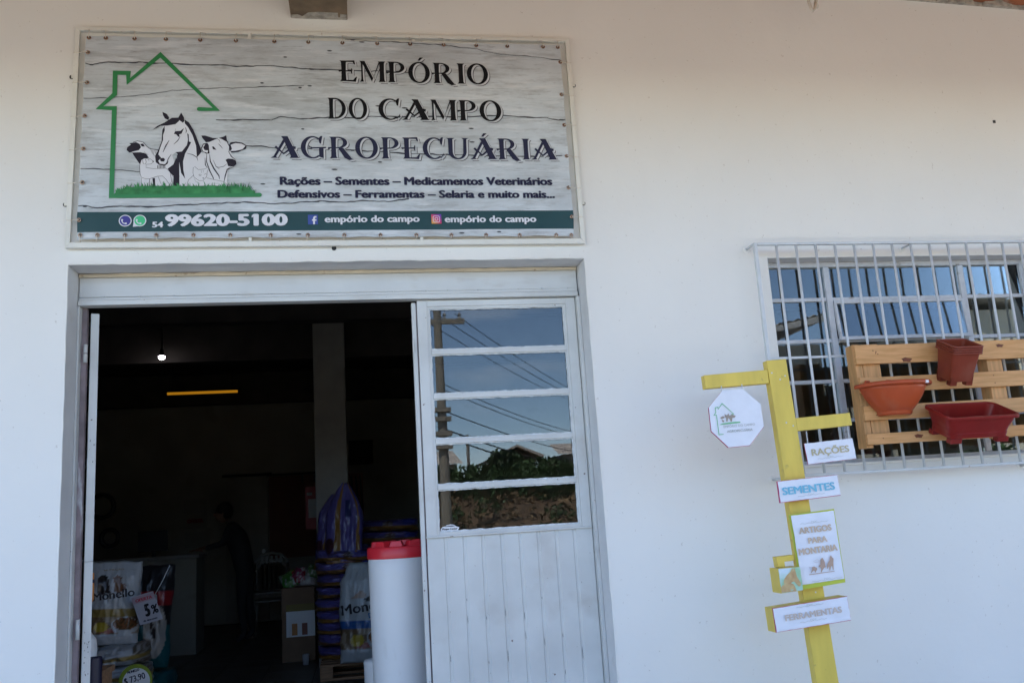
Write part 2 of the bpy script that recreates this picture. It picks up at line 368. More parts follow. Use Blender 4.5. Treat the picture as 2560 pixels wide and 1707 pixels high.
# utility pole
def utility_pole(x, y, top, label, rad=.135, arms=True):
    t = thing('utility_pole', label, 'utility pole', (x, y, -.3), group='utility poles along the road')
    MB().tube([(x, y, -.34), (x, y, top)], rad*1.15, 12, r1=rad*.8).build('shaft', conc_m, t)
    if arms:
        MB().box(x-.5, x+.75, y-.05, y+.05, top-.38, top-.24).build('crossarm', conc_m, t)
        for dx in (-.4, .2, .62):
            MB().lathe(x+dx, y, [(.0, top-.24), (.05, top-.24), (.03, top-.17), (.055, top-.12), (.03, top-.07), (0, top-.05)], 8).build('insulator', pillar_m, t)
        for z in (4.2, 3.95, 3.55, 3.2):
            MB().box(x-.2, x+.24, y-.07, y+.2, z, z+.12).build('bracket', conc_m, t)
    return t
utility_pole(2.32, -20, 7.05, 'near concrete utility pole with a crossarm, reflected in the door glass')
utility_pole(7.0, -53, 6.6, 'thin distant utility pole reflected behind the hedge', .12)
utility_pole(23.5, -68, 9.5, 'far right utility pole at the end of the cables', .14)
for k, (h0, dx, r, h1) in enumerate(((6.95, .62, .012, 9.2), (6.9, .2, .012, 9.2), (6.9, -.4, .012, 9.2), (5.0, .15, .013, 7.6), (4.85, .15, .013, 7.3), (4.25, .15, .016, 6.3), (3.75, .15, .022, 5.2), (3.55, .15, .022, 4.6))):
    pts = []
    for i in range(25):
        s = i/24; x = 2.2+dx+(21.3)*s; y = -20-48*s; z = h0+(h1-h0)*s-4*.9*s*(1-s)
        pts.append((x, y, z))
    tag(MB().tube(pts, r, 5).build('power_line', wire_m), ['highest power line from the end of the crossarm', 'power line from the middle of the crossarm', 'power line from the left end of the crossarm', 'upper telephone line below the crossarm', 'second telephone line below the crossarm', 'cable at the height of the upper brackets', 'thick sagging black cable', 'lowest thick black cable on the pole'][k], 'cable', 'cables on the utility poles')
def house(x0, x1, y, zb, ze, zr, label, gable=True, wallm=housew_m):
    cx = (x0+x1)/2; t = thing('house', label, 'house', (cx, y, zb)); d = 6
    MB().box(x0+.3, x1-.3, y-d, y, zb, ze).build('wall', wallm, t)
    if gable:
        MB().prism([(x0+.3, ze), (x1-.3, ze), (cx, zr-.12)], y-d, y-.01).build('gable', wallm, t)
        mb = MB(); mb.prism([(x0, ze-.05), (cx, zr), (cx, zr+.12), (x0-.1, ze+.05)], y-d, y+.4); mb.prism([(x1, ze-.05), (cx, zr), (cx, zr+.12), (x1+.1, ze+.05)], y-d, y+.45)
        mb.build('roof', houser_m, t)
        f = MB().box(cx-.5, cx+.3, y, y+.03, ze-.9, ze-.2).build('window', white_m, t)
        MB().box(cx-.42, cx+.22, y+.031, y+.04, ze-.82, ze-.28).build('pane', dark_m, f)
    else:
        MB().add([(x0, y+.3, ze), (x1, y+.3, ze), (x1-.2, y-d/2, zr), (x0+.2, y-d/2, zr)], [(0, 1, 2, 3)]).build('roof', houser_m, t)
        MB().box(x0+.9, x0+1.8, y, y+.04, ze-1.2, ze-.4).build('window', dark_m, t)
house(6.7, 9.3, -41, 2, 4.2, 4.75, 'brown gabled house with pale roof edges reflected in the door glass', True, houseb_m)
house(3.2, 5.3, -41.5, 2, 4.1, 5.0, 'pale roofed house reflected beside the utility pole', False)
house(10.6, 16, -43, 2, 4.4, 5.2, 'pale roofed house reflected right of the round tree', False)
# beige building across the road, reflected in the barred window
def beige_building():
    t = thing('beige_building', 'beige building with corrugated roof across the road, reflected in the barred window', 'building', (9, -11.6, -.3))
    MB().box(5.9, 8.7, -16, -11.0, -.34, 4.1).build('wall', beige_m, t)
    MB().box(12.0, 17.5, -16, -11.3, -.34, 4.75).build('side_wing', beige_m, t)
    MB().box(8.7, 12.0, -16, -14.6, -.34, 3.5).build('porch_wall', beige_m, t)
    MB().box(9.9, 11.9, -14.58, -14.5, 0, 2.9).build('porch_opening_shade', dark_m, t)  # near-black sheet painted in for the shade of the open porch
    MB().box(8.702, 9.9, -14.0, -11.05, -.34, 3.15).build('low_wall', beige_m, t)
    MB().box(7.9, 8.5, -10.999, -10.96, 2.5, 3.6).build('window', dark_m, t)
    MB().box(6.5, 7.2, -10.999, -10.96, 1.2, 2.6).build('window', dark_m, t)
    def corr(x0, x1, z0, z1, y0, y1):
        mb = MB(); n = int((x1-x0)/.045); vs = []
        for i in range(n+1):
            x = x0+(x1-x0)*i/n; z = z0+(z1-z0)*i/n+.02*math.sin(i*1.7)
            vs += [(x, y0, z), (x, y1, z)]
        mb.add(vs, [(2*i, 2*i+1, 2*i+3, 2*i+2) for i in range(n)])
        return mb
    corr(5.6, 9.1, 4.05, 4.7, -10.6, -16.2).build('roof', corr_m, t)
    MB().prism([(5.6, 3.93), (9.1, 4.55), (9.1, 4.67), (5.6, 4.03)], -10.66, -10.6).build('fascia', corr_m, t)
    corr(11.8, 17.8, 5.0, 4.4, -11.0, -16.2).build('roof', corr_m, t)
    corr(8.6, 11.95, 3.3, 3.45, -10.9, -16.2).build('porch_roof', corr_m, t)
    MB().box(13.2, 14.2, -11.3, -11.26, 1.0, 2.4).build('window', dark_m, t)
    MB().tube([(7.2, -10.6, 3.1), (8.3, -10.6, 3.05)], .09, 10).build('gutter_pipe', beige_m, t)
beige_building()
for i, (x, w, h) in enumerate(((10.6, .9, 1.25), (12.0, 1.0, 1.35), (14.2, 1.2, 1.2))):
    t = thing('garden_bush', ['leafy green bush before the porch of the beige building', 'tallest garden bush before the side wing of the beige building', 'garden bush at the far right of the beige building'][i], 'bush', (x, -9.6, -.3), group='bushes before the beige building')
    mb = MB(); cards(mb, (x, -9.6, h*.7), 1100, w, .7, h, .085); mb.build('foliage', leaf_m, t)
    MB().tube([(x, -9.6, -.34), (x, -9.6, h)], .04, 6, r1=.015).build('stem', bark_m, t)

# ------------------------------------------------------------------ the shop building
OX0, OX1, OZ = -1.233, 1.119, 2.512       # door opening
WX0, WX1, WZ0, WZ1 = 2.07, 3.60, 1.455, 2.50   # window opening
shop = thing('shop_building', 'white rendered shop front with an open doorway, a barred window and a tiled eave', 'building', (0, 0, 0))
def jag(a, b, n, amp):
    return [(a[0]+(b[0]-a[0])*i/n+(random.uniform(-amp, amp) if 0 < i < n else 0)*(abs(b[1]-a[1]) > abs(b[0]-a[0])),
             a[1]+(b[1]-a[1])*i/n+(random.uniform(-amp, amp) if 0 < i < n else 0)*(abs(b[0]-a[0]) >= abs(b[1]-a[1]))) for i in range(n)]
def facade():
    # wall face with two openings; opening edges slightly uneven as in hand-finished render
    mb = MB(); T = .24; top = 5.0; XL, XR = -9.0, 9.0
    # columns of blocks butted end to end
    mb.box(XL, OX0, 0, T, -.11, top); mb.box(OX0, OX1, 0, T, OZ, top); mb.box(OX1, WX0, 0, T, -.11, top)
    mb.box(WX0, WX1, 0, T, WZ1, top); mb.box(WX0, WX1, 0, T, -.11, WZ0); mb.box(WX1, XR, 0, T, -.11, top)
    mb.build('facade_wall', wall_m, shop)
    # arrises: uneven plaster beads round the openings (real, a few mm proud)
    mb = MB()
    for a, b in (((OX0, -.1), (OX0, OZ)), ((OX1, -.1), (OX1, OZ))):
        pts = [(a[0]+random.uniform(-.0015, .0015), -.0005, a[1]+(b[1]-a[1])*i/40) for i in range(41)]; mb.tube(pts, .0035, 6)
    pts = [(OX0+(OX1-OX0)*i/50, -.0005, OZ+random.uniform(-.002, .002)) for i in range(51)]; mb.tube(pts, .004, 6)
    mb.build('plaster_edge', wall_m, shop)
    # reveal faces
    mb = MB(); mb.box(OX0-.001, OX0+.002, .002, .235, -.1, OZ-.002); mb.box(OX1-.002, OX1+.001, .002, .235, -.1, OZ-.002); mb.box(OX0+.003, OX1-.003, .002, .235, OZ-.002, OZ+.001)
    mb.build('door_reveal', reveal_m, shop)
    mb = MB(); mb.box(WX0-.001, WX0+.002, .002, .235, WZ0, WZ1); mb.box(WX1-.002, WX1+.001, .002, .235, WZ0, WZ1); mb.box(WX0+.003, WX1-.003, .002, .235, WZ1-.002, WZ1+.001); mb.box(WX0+.003, WX1-.003, .002, .235, WZ0-.001, WZ0+.002)
    mb.build('window_reveal', reveal_m, shop)
    # interior shell
    XL2, XR2, YB, H = -6.5, 6.5, 10.4, 3.75
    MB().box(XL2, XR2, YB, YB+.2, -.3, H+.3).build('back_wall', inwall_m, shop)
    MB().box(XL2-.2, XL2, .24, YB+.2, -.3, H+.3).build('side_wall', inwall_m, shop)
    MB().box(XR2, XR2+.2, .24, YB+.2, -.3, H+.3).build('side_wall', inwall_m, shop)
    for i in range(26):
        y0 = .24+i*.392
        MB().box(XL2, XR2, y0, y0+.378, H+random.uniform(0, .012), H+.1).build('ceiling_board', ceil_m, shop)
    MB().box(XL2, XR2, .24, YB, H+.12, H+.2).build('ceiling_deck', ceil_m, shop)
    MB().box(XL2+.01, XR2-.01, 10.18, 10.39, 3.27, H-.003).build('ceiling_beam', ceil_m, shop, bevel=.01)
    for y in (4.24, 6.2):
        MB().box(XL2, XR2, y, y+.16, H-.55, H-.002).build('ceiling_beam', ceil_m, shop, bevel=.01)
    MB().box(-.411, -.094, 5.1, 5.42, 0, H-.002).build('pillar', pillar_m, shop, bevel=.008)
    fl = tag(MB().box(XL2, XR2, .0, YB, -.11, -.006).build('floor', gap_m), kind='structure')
    ft = None
    for i in range(13):
        for j in range(22):
            x = -3.2+i*.46; y = .02+j*.46
            if ft is None:
                ft = MB().box(x+.003, x+.457, y+.003, y+.457, -.005, .0).build('floor_tile', floor_m, fl); f0 = (x, y)
            else: rep(ft, fl, (x-f0[0], y-f0[1], 0))
facade()
def eave():
    # projecting beam
    b = MB().box(-.256, .016, -1.1, .01, 3.742, 4.02).build('roof_beam', beamwood_m, shop, bevel=.006)
    mb = MB(); pts = [(-.25, 0.0)]
    p = [(-.252, -.002), (-.252, -.03), (-.22, -.035), (-.2, -.02), (-.17, -.055), (-.12, -.062), (-.03, -.06), (-.028, -.02), (-.02, -.02), (-.018, -.05), (.013, -.045), (.013, -.002)]
    mb.add([(x, y, 3.7395) for x, y in p]+[(x, y, 3.7425) for x, y in p], [tuple(range(len(p)))[::-1]]+[(i, (i+1) % len(p), (i+1) % len(p)+len(p), i+len(p)) for i in range(len(p))])
    mb.build('mortar', mortar_m, b)
    zt = lambda x: 4.03-.030*(x-2.0) if x < 2 else 4.03-.043*(x-2.0)
    roof = MB().add([(x, y, zt(x)+.17+y*.19) for x in (-9, 2, 9) for y in (.0, -2.55)], [(0, 2, 3, 1), (2, 4, 5, 3)]).build('eave_roof', tile_m, shop)
    # clay tiles seen from below: curved channel tiles
    mb = MB(); n = 7; wv = []; wf = []
    for j in (0, 1):
        for i in range(n):
            a = math.pi*i/(n-1); wv.append((math.cos(a)*.098, -.40*j, -math.sin(a)*.035-.076*j))
    for i in range(n-1): wf.append((i, i+1, n+i+1, n+i))
    src = None; k = 0
    for ix in range(34):
        for iy in range(7):
            x = -2.6+ix*.205; y = .0-iy*.36; z = zt(x)+.045+y*.19+random.uniform(-.004, .004)
            if src is None:
                src = MB().add([(vx+x, vy+y, vz+z) for vx, vy, vz in wv], wf).build('roof_tile', tile_m, roof, at=(x, y, z)); s0 = (x, y, z)
            else: rep(src, roof, (x-s0[0], y-s0[1], z-s0[2]))
    # mortar bed between wall and tiles
    mb = MB()
    for i in range(120):
        x = -2.6+i*.058; w = random.uniform(.02, .05); d = random.uniform(.006, .035)
        mb.prism([(x, zt(x)-.012), (x+.056, zt(x)-.014), (x+.056, zt(x)+.07), (x, zt(x)+.07)], -d, -.001)
    mb.build('mortar_bed', mortar_m, roof)
    for y in (-.45, -1.1, -1.8, -2.4):
        MB().box(-9, 9, y-.03, y+.03, 4.10+y*.19, 4.14+y*.19).build('batten', beamwood_m, roof)
    MB().box(-9, 9, -2.59, -2.555, 3.50, 3.74).build('fascia', beamwood_m, roof)
    for x in (-7.8, -5.3, -2.8, 5.2, 7.6):
        MB().box(x, x+.27, -1.1, .01, 3.742, 3.98).build('roof_beam', beamwood_m, shop, bevel=.006)
eave()
hk = thing('plastic_cord_hook', 'white plastic cord loop hanging from the eave above the window', 'cord', (2.47, -.25, 3.95))
def hook():
    x, y, z = 2.345, -.25, 3.728
    MB().tube([(x-.012, y, 4.1), (x-.006, y, z+.05), (x+.002, y, z+.012), (x+.012, y, z), (x+.022, y, z+.012), (x+.03, y, z+.05)], .0075, 8).build('loop', cord_m, hk, smooth=True)
    MB().tube([(x+.022, y+.01, 4.1), (x+.038, y+.005, z+.07), (x+.036, y, z+.02)], .0085, 8).build('loop', cord_m, hk, smooth=True)
hook()
# wall plugs and screws in the render
for x, z in ((-1.242, 3.406), (-1.251, 2.789), (1.135, 3.417), (1.135, 2.79), (-.077, 2.573)):
    MB().disc(x, -.0005, z, [(.008, .001), (.010, 0)], 14).build('wall_plug', hole_m, shop)
    q = MB().torus((x, -.003, z), .0085, .0025, n=14, k=6).build('washer', black_m, shop)
MB().box(3.488, 3.503, -.003, .002, 3.248, 3.264).build('wall_plug', hole_m, shop)

# ------------------------------------------------------------------ door: transom, fixed right leaf, open left leaf
YD = .165
def transom():
    t = MB().prism([(OX0+.006, 2.3995), (OX1-.008, 2.3995), (OX1-.008, 2.4925), (OX0+.006, 2.4905)], YD-.012, YD+.03).build('transom_panel', panel_m, shop, bevel=.002)
    mb = MB(); top = [(OX0+.004+(OX1-OX0-.01)*i/60, 2.5080+random.uniform(-.0022, .002)) for i in range(61)]
    mb.prism(top+[(OX1-.006, 2.4930), (OX0+.004, 2.4910)], YD-.022, YD+.03); mb.build('top_strip', cream_m, t)
    for x in (-.42, .37):
        MB().prism([(x-.012, 2.5085), (x+.03, 2.5085), (x+.026, 2.5135), (x+.006, 2.5155), (x+.004, 2.5225), (x-.004, 2.5225), (x-.006, 2.5145)], YD-.02, YD+.0).build('bracket', cream_m, t)
    MB().box(OX0+.004, OX1-.004, YD+.0, YD+.03, 2.3765, 2.3985).build('shadow_gap', gap_m, t)
    mb = MB(); mb.prism([(OX0+.006, 2.3830), (OX1-.01, 2.3830), (OX1-.01, 2.3980), (OX0+.006, 2.3960)], YD-.02, YD-.002)
    mb.build('track', panel_m, t, bevel=.002)
    MB().box(OX0+.006, OX1-.01, YD-.028, YD+.03, 2.3665-.008, 2.3810).build('door_head', door_m, t, bevel=.002)
    mb = MB()
    for i in range(16):
        x = OX0+.1+i*.148+random.uniform(-.04, .04); mb.sphere((x, YD-.0205, 2.3995), .0045, 8, 5)
    tag(mb.build('weld_bead', panel_m, t), kind='stuff')
    # side jambs of the metal frame
    MB().box(OX0+.003, OX0+.012, YD-.02, YD+.05, 0, 2.357).build('jamb', door_m, shop, bevel=.002)
    MB().box(OX0+.0125, OX0+.034, YD+.02, YD+.05, 0, 2.357).build('jamb', rust_m, shop, bevel=.002)
    MB().box(OX1-.020, OX1-.003, YD-.03, YD+.05, 0, 2.357).build('jamb', door_m, shop, bevel=.002)
transom()
LX0, LX1 = .305, 1.096
leafr = MB()
def right_leaf():
    X0, X1, ZT, ZR = LX0+.003, LX1, 2.3555, 1.232
    gx0, gx1 = .368, 1.036; gz0, gz1 = 1.248, 2.313
    d = thing('door_leaf', None, None, (X0, YD, 0), parent=shop)
    # stiles and rails (butted)
    MB().box(X0, gx0-.012, YD, YD+.035, ZR, ZT).build('stile', door_m, d, bevel=.0015)
    MB().box(gx1+.012, X1, YD, YD+.035, ZR, ZT).build('stile', door_m, d, bevel=.0015)
    MB().box(gx0-.012, gx1+.012, YD, YD+.035, gz1+.012, ZT).build('rail', door_m, d, bevel=.0015)
    MB().box(X0-.003, X1-.002, YD-.010, YD-.001, ZR-.007, ZR+.001).build('rail', door_m, d, bevel=.0015)
    # inner lip
    for a in ((gx0-.012, gx0, gz0-.016, gz1+.012), (gx1, gx1+.012, gz0-.016, gz1+.012)):
        MB().box(a[0], a[1], YD+.005, YD+.032, a[2], a[3]).build('glazing_bead', door_m, d, bevel=.001)
    MB().box(gx0, gx1, YD+.005, YD+.032, gz1, gz1+.012).build('glazing_bead', door_m, d, bevel=.001)
    MB().box(gx0, gx1, YD+.003, YD+.032, gz0-.016, gz0).build('glazing_bead', door_m, d, bevel=.001)
    rows = [(2.112, 2.313), (1.897, 2.086), (1.682, 1.871), (1.468, 1.656), (1.250, 1.442)]
    for i, (a, b) in enumerate(rows):
        p = MB().box(gx0+.001, gx1-.001, YD+.018, YD+.021, a-.004, b+.004).build('pane', glass_m, d)
        if i:
            m0 = rows[i-1][0]; MB().box(gx0+.0005, gx1-.0005, YD+.001, YD+.03, b+.001, m0-.001).build('muntin', door_m, d, bevel=.0015)
        # uneven putty line round the pane
        mb = MB(); n = 46
        for (za, s) in ((a, 1), (b, -1)):
            pa = []
            for k in range(n+1):
                x = gx0+(gx1-gx0)*k/n; pa.append((x, za+s*(.0035+.0035*noise.noise(Vector((x*30, za*9, s)))+random.uniform(0, .0016))))
            poly = pa+[(gx1, za-s*.003), (gx0, za-s*.003)]; mb.prism(poly, YD+.010, YD+.0175)
        for (xa, s) in ((gx0, 1), (gx1, -1)):
            pa = []
            for k in range(15):
                z = a+(b-a)*k/14; pa.append((xa+s*(.0035+.003*noise.noise(Vector((xa*9, z*40, s)))), z))
            poly = pa+[(xa-s*.001, b), (xa-s*.001, a)]; mb.prism(poly, YD+.0105, YD+.0170)
        mb.build('putty', putty_m, p)
    # lower sheet with vertical pressed ribs
    gr = [.396, .483, .570, .660, .748, .835, .922, 1.010]; prof = [(X0, 0)]
    for g in gr: prof += [(g-.010, 0), (g-.0065, .005), (g+.0045, .0035), (g+.008, 0)]
    prof.append((X1, 0)); vs = []
    for x, dpt in prof: vs += [(x, YD+.004+dpt, .02), (x, YD+.004+dpt, ZR-.007)]
    MB().add(vs, [(2*i, 2*i+2, 2*i+3, 2*i+1) for i in range(len(prof)-1)]).build('lower_sheet', door_m, d)
    mb = MB()
    for g in gr:       # chipped paint lines down in the pressed grooves
        for _ in range(3):
            z = random.uniform(.45, .95); l = random.uniform(.01, .05); mb.flat([(g-.0045, z), (g-.0030, z+l*.3), (g-.0036, z+l), (g-.0052, z+l*.6)], YD+.0035)
    tag(mb.build('paint_chips', gap_m, d), kind='stuff')
    # meeting stile behind
    MB().box(X0-.026, X0-.006, YD+.012, YD+.055, .02, ZT-.008).build('meeting_stile', door_m, d, bevel=.0015)
    MB().box(X0-.0055, X0-.0005, YD+.02, YD+.05, .02, ZT-.01).build('shadow_gap', rust_m, d)
    # rust spots and latch
    mb = MB()
    for z in (1.93, 1.90, 1.88): mb.flat([(X1-.004, z), (X1+.001, z+.006), (X1+.001, z-.01)], YD-.0008)
    tag(mb.build('rust_spots', gap_m, d), kind='stuff')
    mb = MB()
    MB().box(X1-.008, X1+.0, YD-.004, YD-.0005, 1.86, 1.95).build('hinge', door_m, d, bevel=.001)
    MB().box(X1-.008, X1+.0, YD-.004, YD-.0005, 1.50, 1.56).build('hinge', door_m, d, bevel=.001)
    MB().box(X0-.028, X0-.020, YD+.006, YD+.012, 2.1, 2.16).build('latch', door_m, d, bevel=.001)
    # oval sticker shaped like a pickup, at the foot of the last pane
    c = (.418, 1.262); pts = []
    for k in range(28):
        a = 2*math.pi*k/28; r = 1+.05*math.sin(6*a); pts.append((c[0]+.043*r*math.cos(a), c[1]+.0145*r*math.sin(a)))
    st = MB().prism(pts, YD+.0165, YD+.0172).build('sticker', white_m, d)
    MB().prism([(.395, 1.272), (.402, 1.279), (.422, 1.282), (.436, 1.280), (.447, 1.272)], YD+.0165, YD+.0172).build('sticker_cab', white_m, d)
    text('Picape Center', (.382, 1.2575), (.454, 1.2575), .009, YD+.0160, ink_m, st, bold=.06)
right_leaf()
def left_leaf():
    ang = R(109); hx, hy = OX0+.046, YD+.04; d = thing('door_leaf', None, None, (hx, hy, 0), parent=shop)
    def P(a, b, z): # a along the leaf from the hinge, b thickness
        ux, uy = math.cos(ang), math.sin(ang); return (hx+ux*a+uy*b, hy+uy*a-ux*b, z)
    def slab(a0, a1, b0, b1, z0, z1):
        return MB().add([P(a0,b0,z0),P(a1,b0,z0),P(a1,b1,z0),P(a0,b1,z0),P(a0,b0,z1),P(a1,b0,z1),P(a1,b1,z1),P(a0,b1,z1)], [(0,1,2,3),(4,7,6,5),(0,4,5,1),(1,5,6,2),(2,6,7,3),(3,7,4,0)])
    slab(0, .78, 0, .034, .02, 1.22).build('lower_sheet', door_m, d)
    slab(0, .05, 0, .034, 1.222, 2.336).build('stile', door_m, d); slab(.73, .78, 0, .034, 1.222, 2.336).build('stile', door_m, d)
    for z in (1.26, 1.46, 1.67, 1.885, 2.1, 2.31): slab(.052, .728, .003, .031, z-.012, z+.012).build('muntin', door_m, d)
    for a, b in ((1.273, 1.447), (1.473, 1.657), (1.683, 1.872), (1.898, 2.087), (2.113, 2.297)): slab(.053, .727, .015, .018, a, b).build('pane', glass_m, d)
    MB().tube([(OX0+.037, YD+.0, 2.10), (OX0+.037, YD+.0, 2.183)], .0085, 10).build('hinge', door_m, d, smooth=True)
    MB().tube([(OX0+.037, YD+.0, 2.139), (OX0+.037, YD+.0, 2.143)], .0092, 10).build('hinge_ring', rust_m, d)
    for z in (.9,): MB().tube([(OX0+.037, YD, z), (OX0+.037, YD, z+.083)], .0085, 10).build('hinge', door_m, d, smooth=True)
    mb = MB()
    for _ in range(26):
        z = random.choice((1.70, .82, .72))+random.gauss(0, .05); x = hx+.004+random.uniform(0, .025); s = random.uniform(.001, .004)
        mb.flat([(x, z), (x+s, z+s*1.5), (x+s*.3, z+s*3)], hy-.0025)
    tag(mb.build('paint_chips', gap_m, d), kind='stuff')
left_leaf()

# ------------------------------------------------------------------ barred window
YW = .10
def window():
    w = thing('window', None, None, (WX0, YW, WZ0), parent=shop)
    xs = [WX0+.012, 2.436, 3.215, WX1-.012]; zs = [1.468, 1.672, 1.872, 2.082, 2.300, 2.485]
    b = .012
    MB().box(WX0+.003, WX0+.03, YW-.01, YW+.03, WZ0+.003, WZ1-.003).build('frame', winframe_m, w, bevel=.002)
    MB().box(WX1-.03, WX1-.003, YW-.01, YW+.03, WZ0+.003, WZ1-.003).build('frame', winframe_m, w, bevel=.002)
    MB().box(WX0+.031, WX1-.031, YW-.012, YW+.03, WZ1-.028, WZ1-.003).build('frame', winframe_m, w, bevel=.002)
    MB().box(WX0+.031, WX1-.031, YW-.012, YW+.03, WZ0+.003, WZ0+.022).build('frame', winframe_m, w, bevel=.002)
    for x in xs[1:3]: MB().box(x-.016, x+.016, YW-.008, YW+.026, WZ0+.0225, WZ1-.0285).build('mullion', winframe_m, w, bevel=.002)
    cols = [(WX0+.031, xs[1]-.0165), (xs[1]+.0165, xs[2]-.0165), (xs[2]+.0165, WX1-.031)]
    for ci, (a, c) in enumerate(cols):
        for r in range(5):
            z0 = zs[r]+.010 if r else WZ0+.0225; z1 = zs[r+1]-.010 if r < 4 else WZ1-.0285
            if r: MB().box(a, c, YW-.004, YW+.022, zs[r]-.0095, zs[r]+.0095).build('window_bar', winframe_m, w, bevel=.002)
            if ci == 1 and r in (3,):
                continue
            tl = random.uniform(-.002, .002)*0+(0.0015*math.sin(ci*3+r))
            p = MB().add([(a, YW+.008, z0), (c, YW+.008+tl, z0), (c, YW+.008+tl, z1), (a, YW+.008, z1), (a, YW+.011, z0), (c, YW+.011+tl, z0), (c, YW+.011+tl, z1), (a, YW+.011, z1)],
                         [(0,1,2,3),(4,7,6,5),(0,4,5,1),(1,5,6,2),(2,6,7,3),(3,7,4,0)]).build('pane', glass_m, w)
    # tilting sash, second row of the middle column, pushed out at its foot
    a, c = cols[1]; z0, z1 = zs[3]+.0, zs[4]-.012; sx = R(5)
    def T(x, y, z): # rotate about the top edge
        dz = z-z1; return (x, YW-.012+y*math.cos(sx)+dz*math.sin(sx), z1+dz*math.cos(sx)-y*math.sin(sx))
    def tb(x0, x1, y0, y1, q0, q1):
        m = MB().box(x0, x1, y0, y1, q0, q1); m.v = [T(*p) for p in m.v]; return m
    tb(a, c, -.004, .012, z0-.004, z0+.014).build('sash_rail', winframe_m, w, bevel=.0015)
    tb(a, c, -.004, .012, z1-.014, z1).build('sash_rail', winframe_m, w, bevel=.0015)
    tb(a, a+.014, -.004, .012, z0+.0145, z1-.0145).build('sash_stile', winframe_m, w, bevel=.0015)
    tb(c-.014, c, -.004, .012, z0+.0145, z1-.0145).build('sash_stile', winframe_m, w, bevel=.0015)
    tb(a+.0145, c-.0145, .002, .005, z0+.0145, z1-.0145).build('pane', glass_m, w)
    MB().box(WX0-.02, WX1+.02, -.012, .0, WZ0-.012, WZ0-.001).build('sill', wall_m, w, bevel=.003)
window()
def grille():
    g = thing('window_grille', None, None, (1.962, -.1, 1.402), parent=shop)
    Y = -.10; zt, zm, zb = 2.541, 1.969, 1.404; xr = 4.0
    MB().box(1.955, 1.972, Y-.008, Y+.012, zb-.006, zt+.006).build('corner_bar', steel_m, g, bevel=.002)
    MB().box(1.973, xr, Y-.008, Y+.010, zt-.007, zt+.006).build('rail', steel_m, g, bevel=.002)
    MB().box(1.973, xr, Y-.002, Y+.012, zb-.006, zb+.006).build('rail', steel_m, g, bevel=.002)
    MB().box(1.973, xr, Y+.0075, Y+.016, zm-.006, zm+.006).build('rail', steel_m, g, bevel=.002)
    s = None; x = 2.075
    while x < xr:
        if s is None: s = MB().tube([(x, Y, zb+.0065), (x, Y, zt-.0075)], .0068, 10).build('bar', steel_m, g, smooth=True, at=(x, Y, zb)); x0 = x
        else: rep(s, g, (x-x0, 0, 0))
        x += .1047
    for (x, z) in ((1.963, 2.544), (2.825, 2.540), (1.963, 1.395), (3.30, 1.395), (3.70, 2.54)):
        MB().tube([(x, Y+.013, z), (x, -.004, z)], .0065, 8).build('wall_tie', steel_m, g, smooth=True)
        MB().disc(x, -.0005, z, [(.012, .004), (.019, .002), (.021, 0)], 11).build('mortar_patch', wall_m, g)
grille()

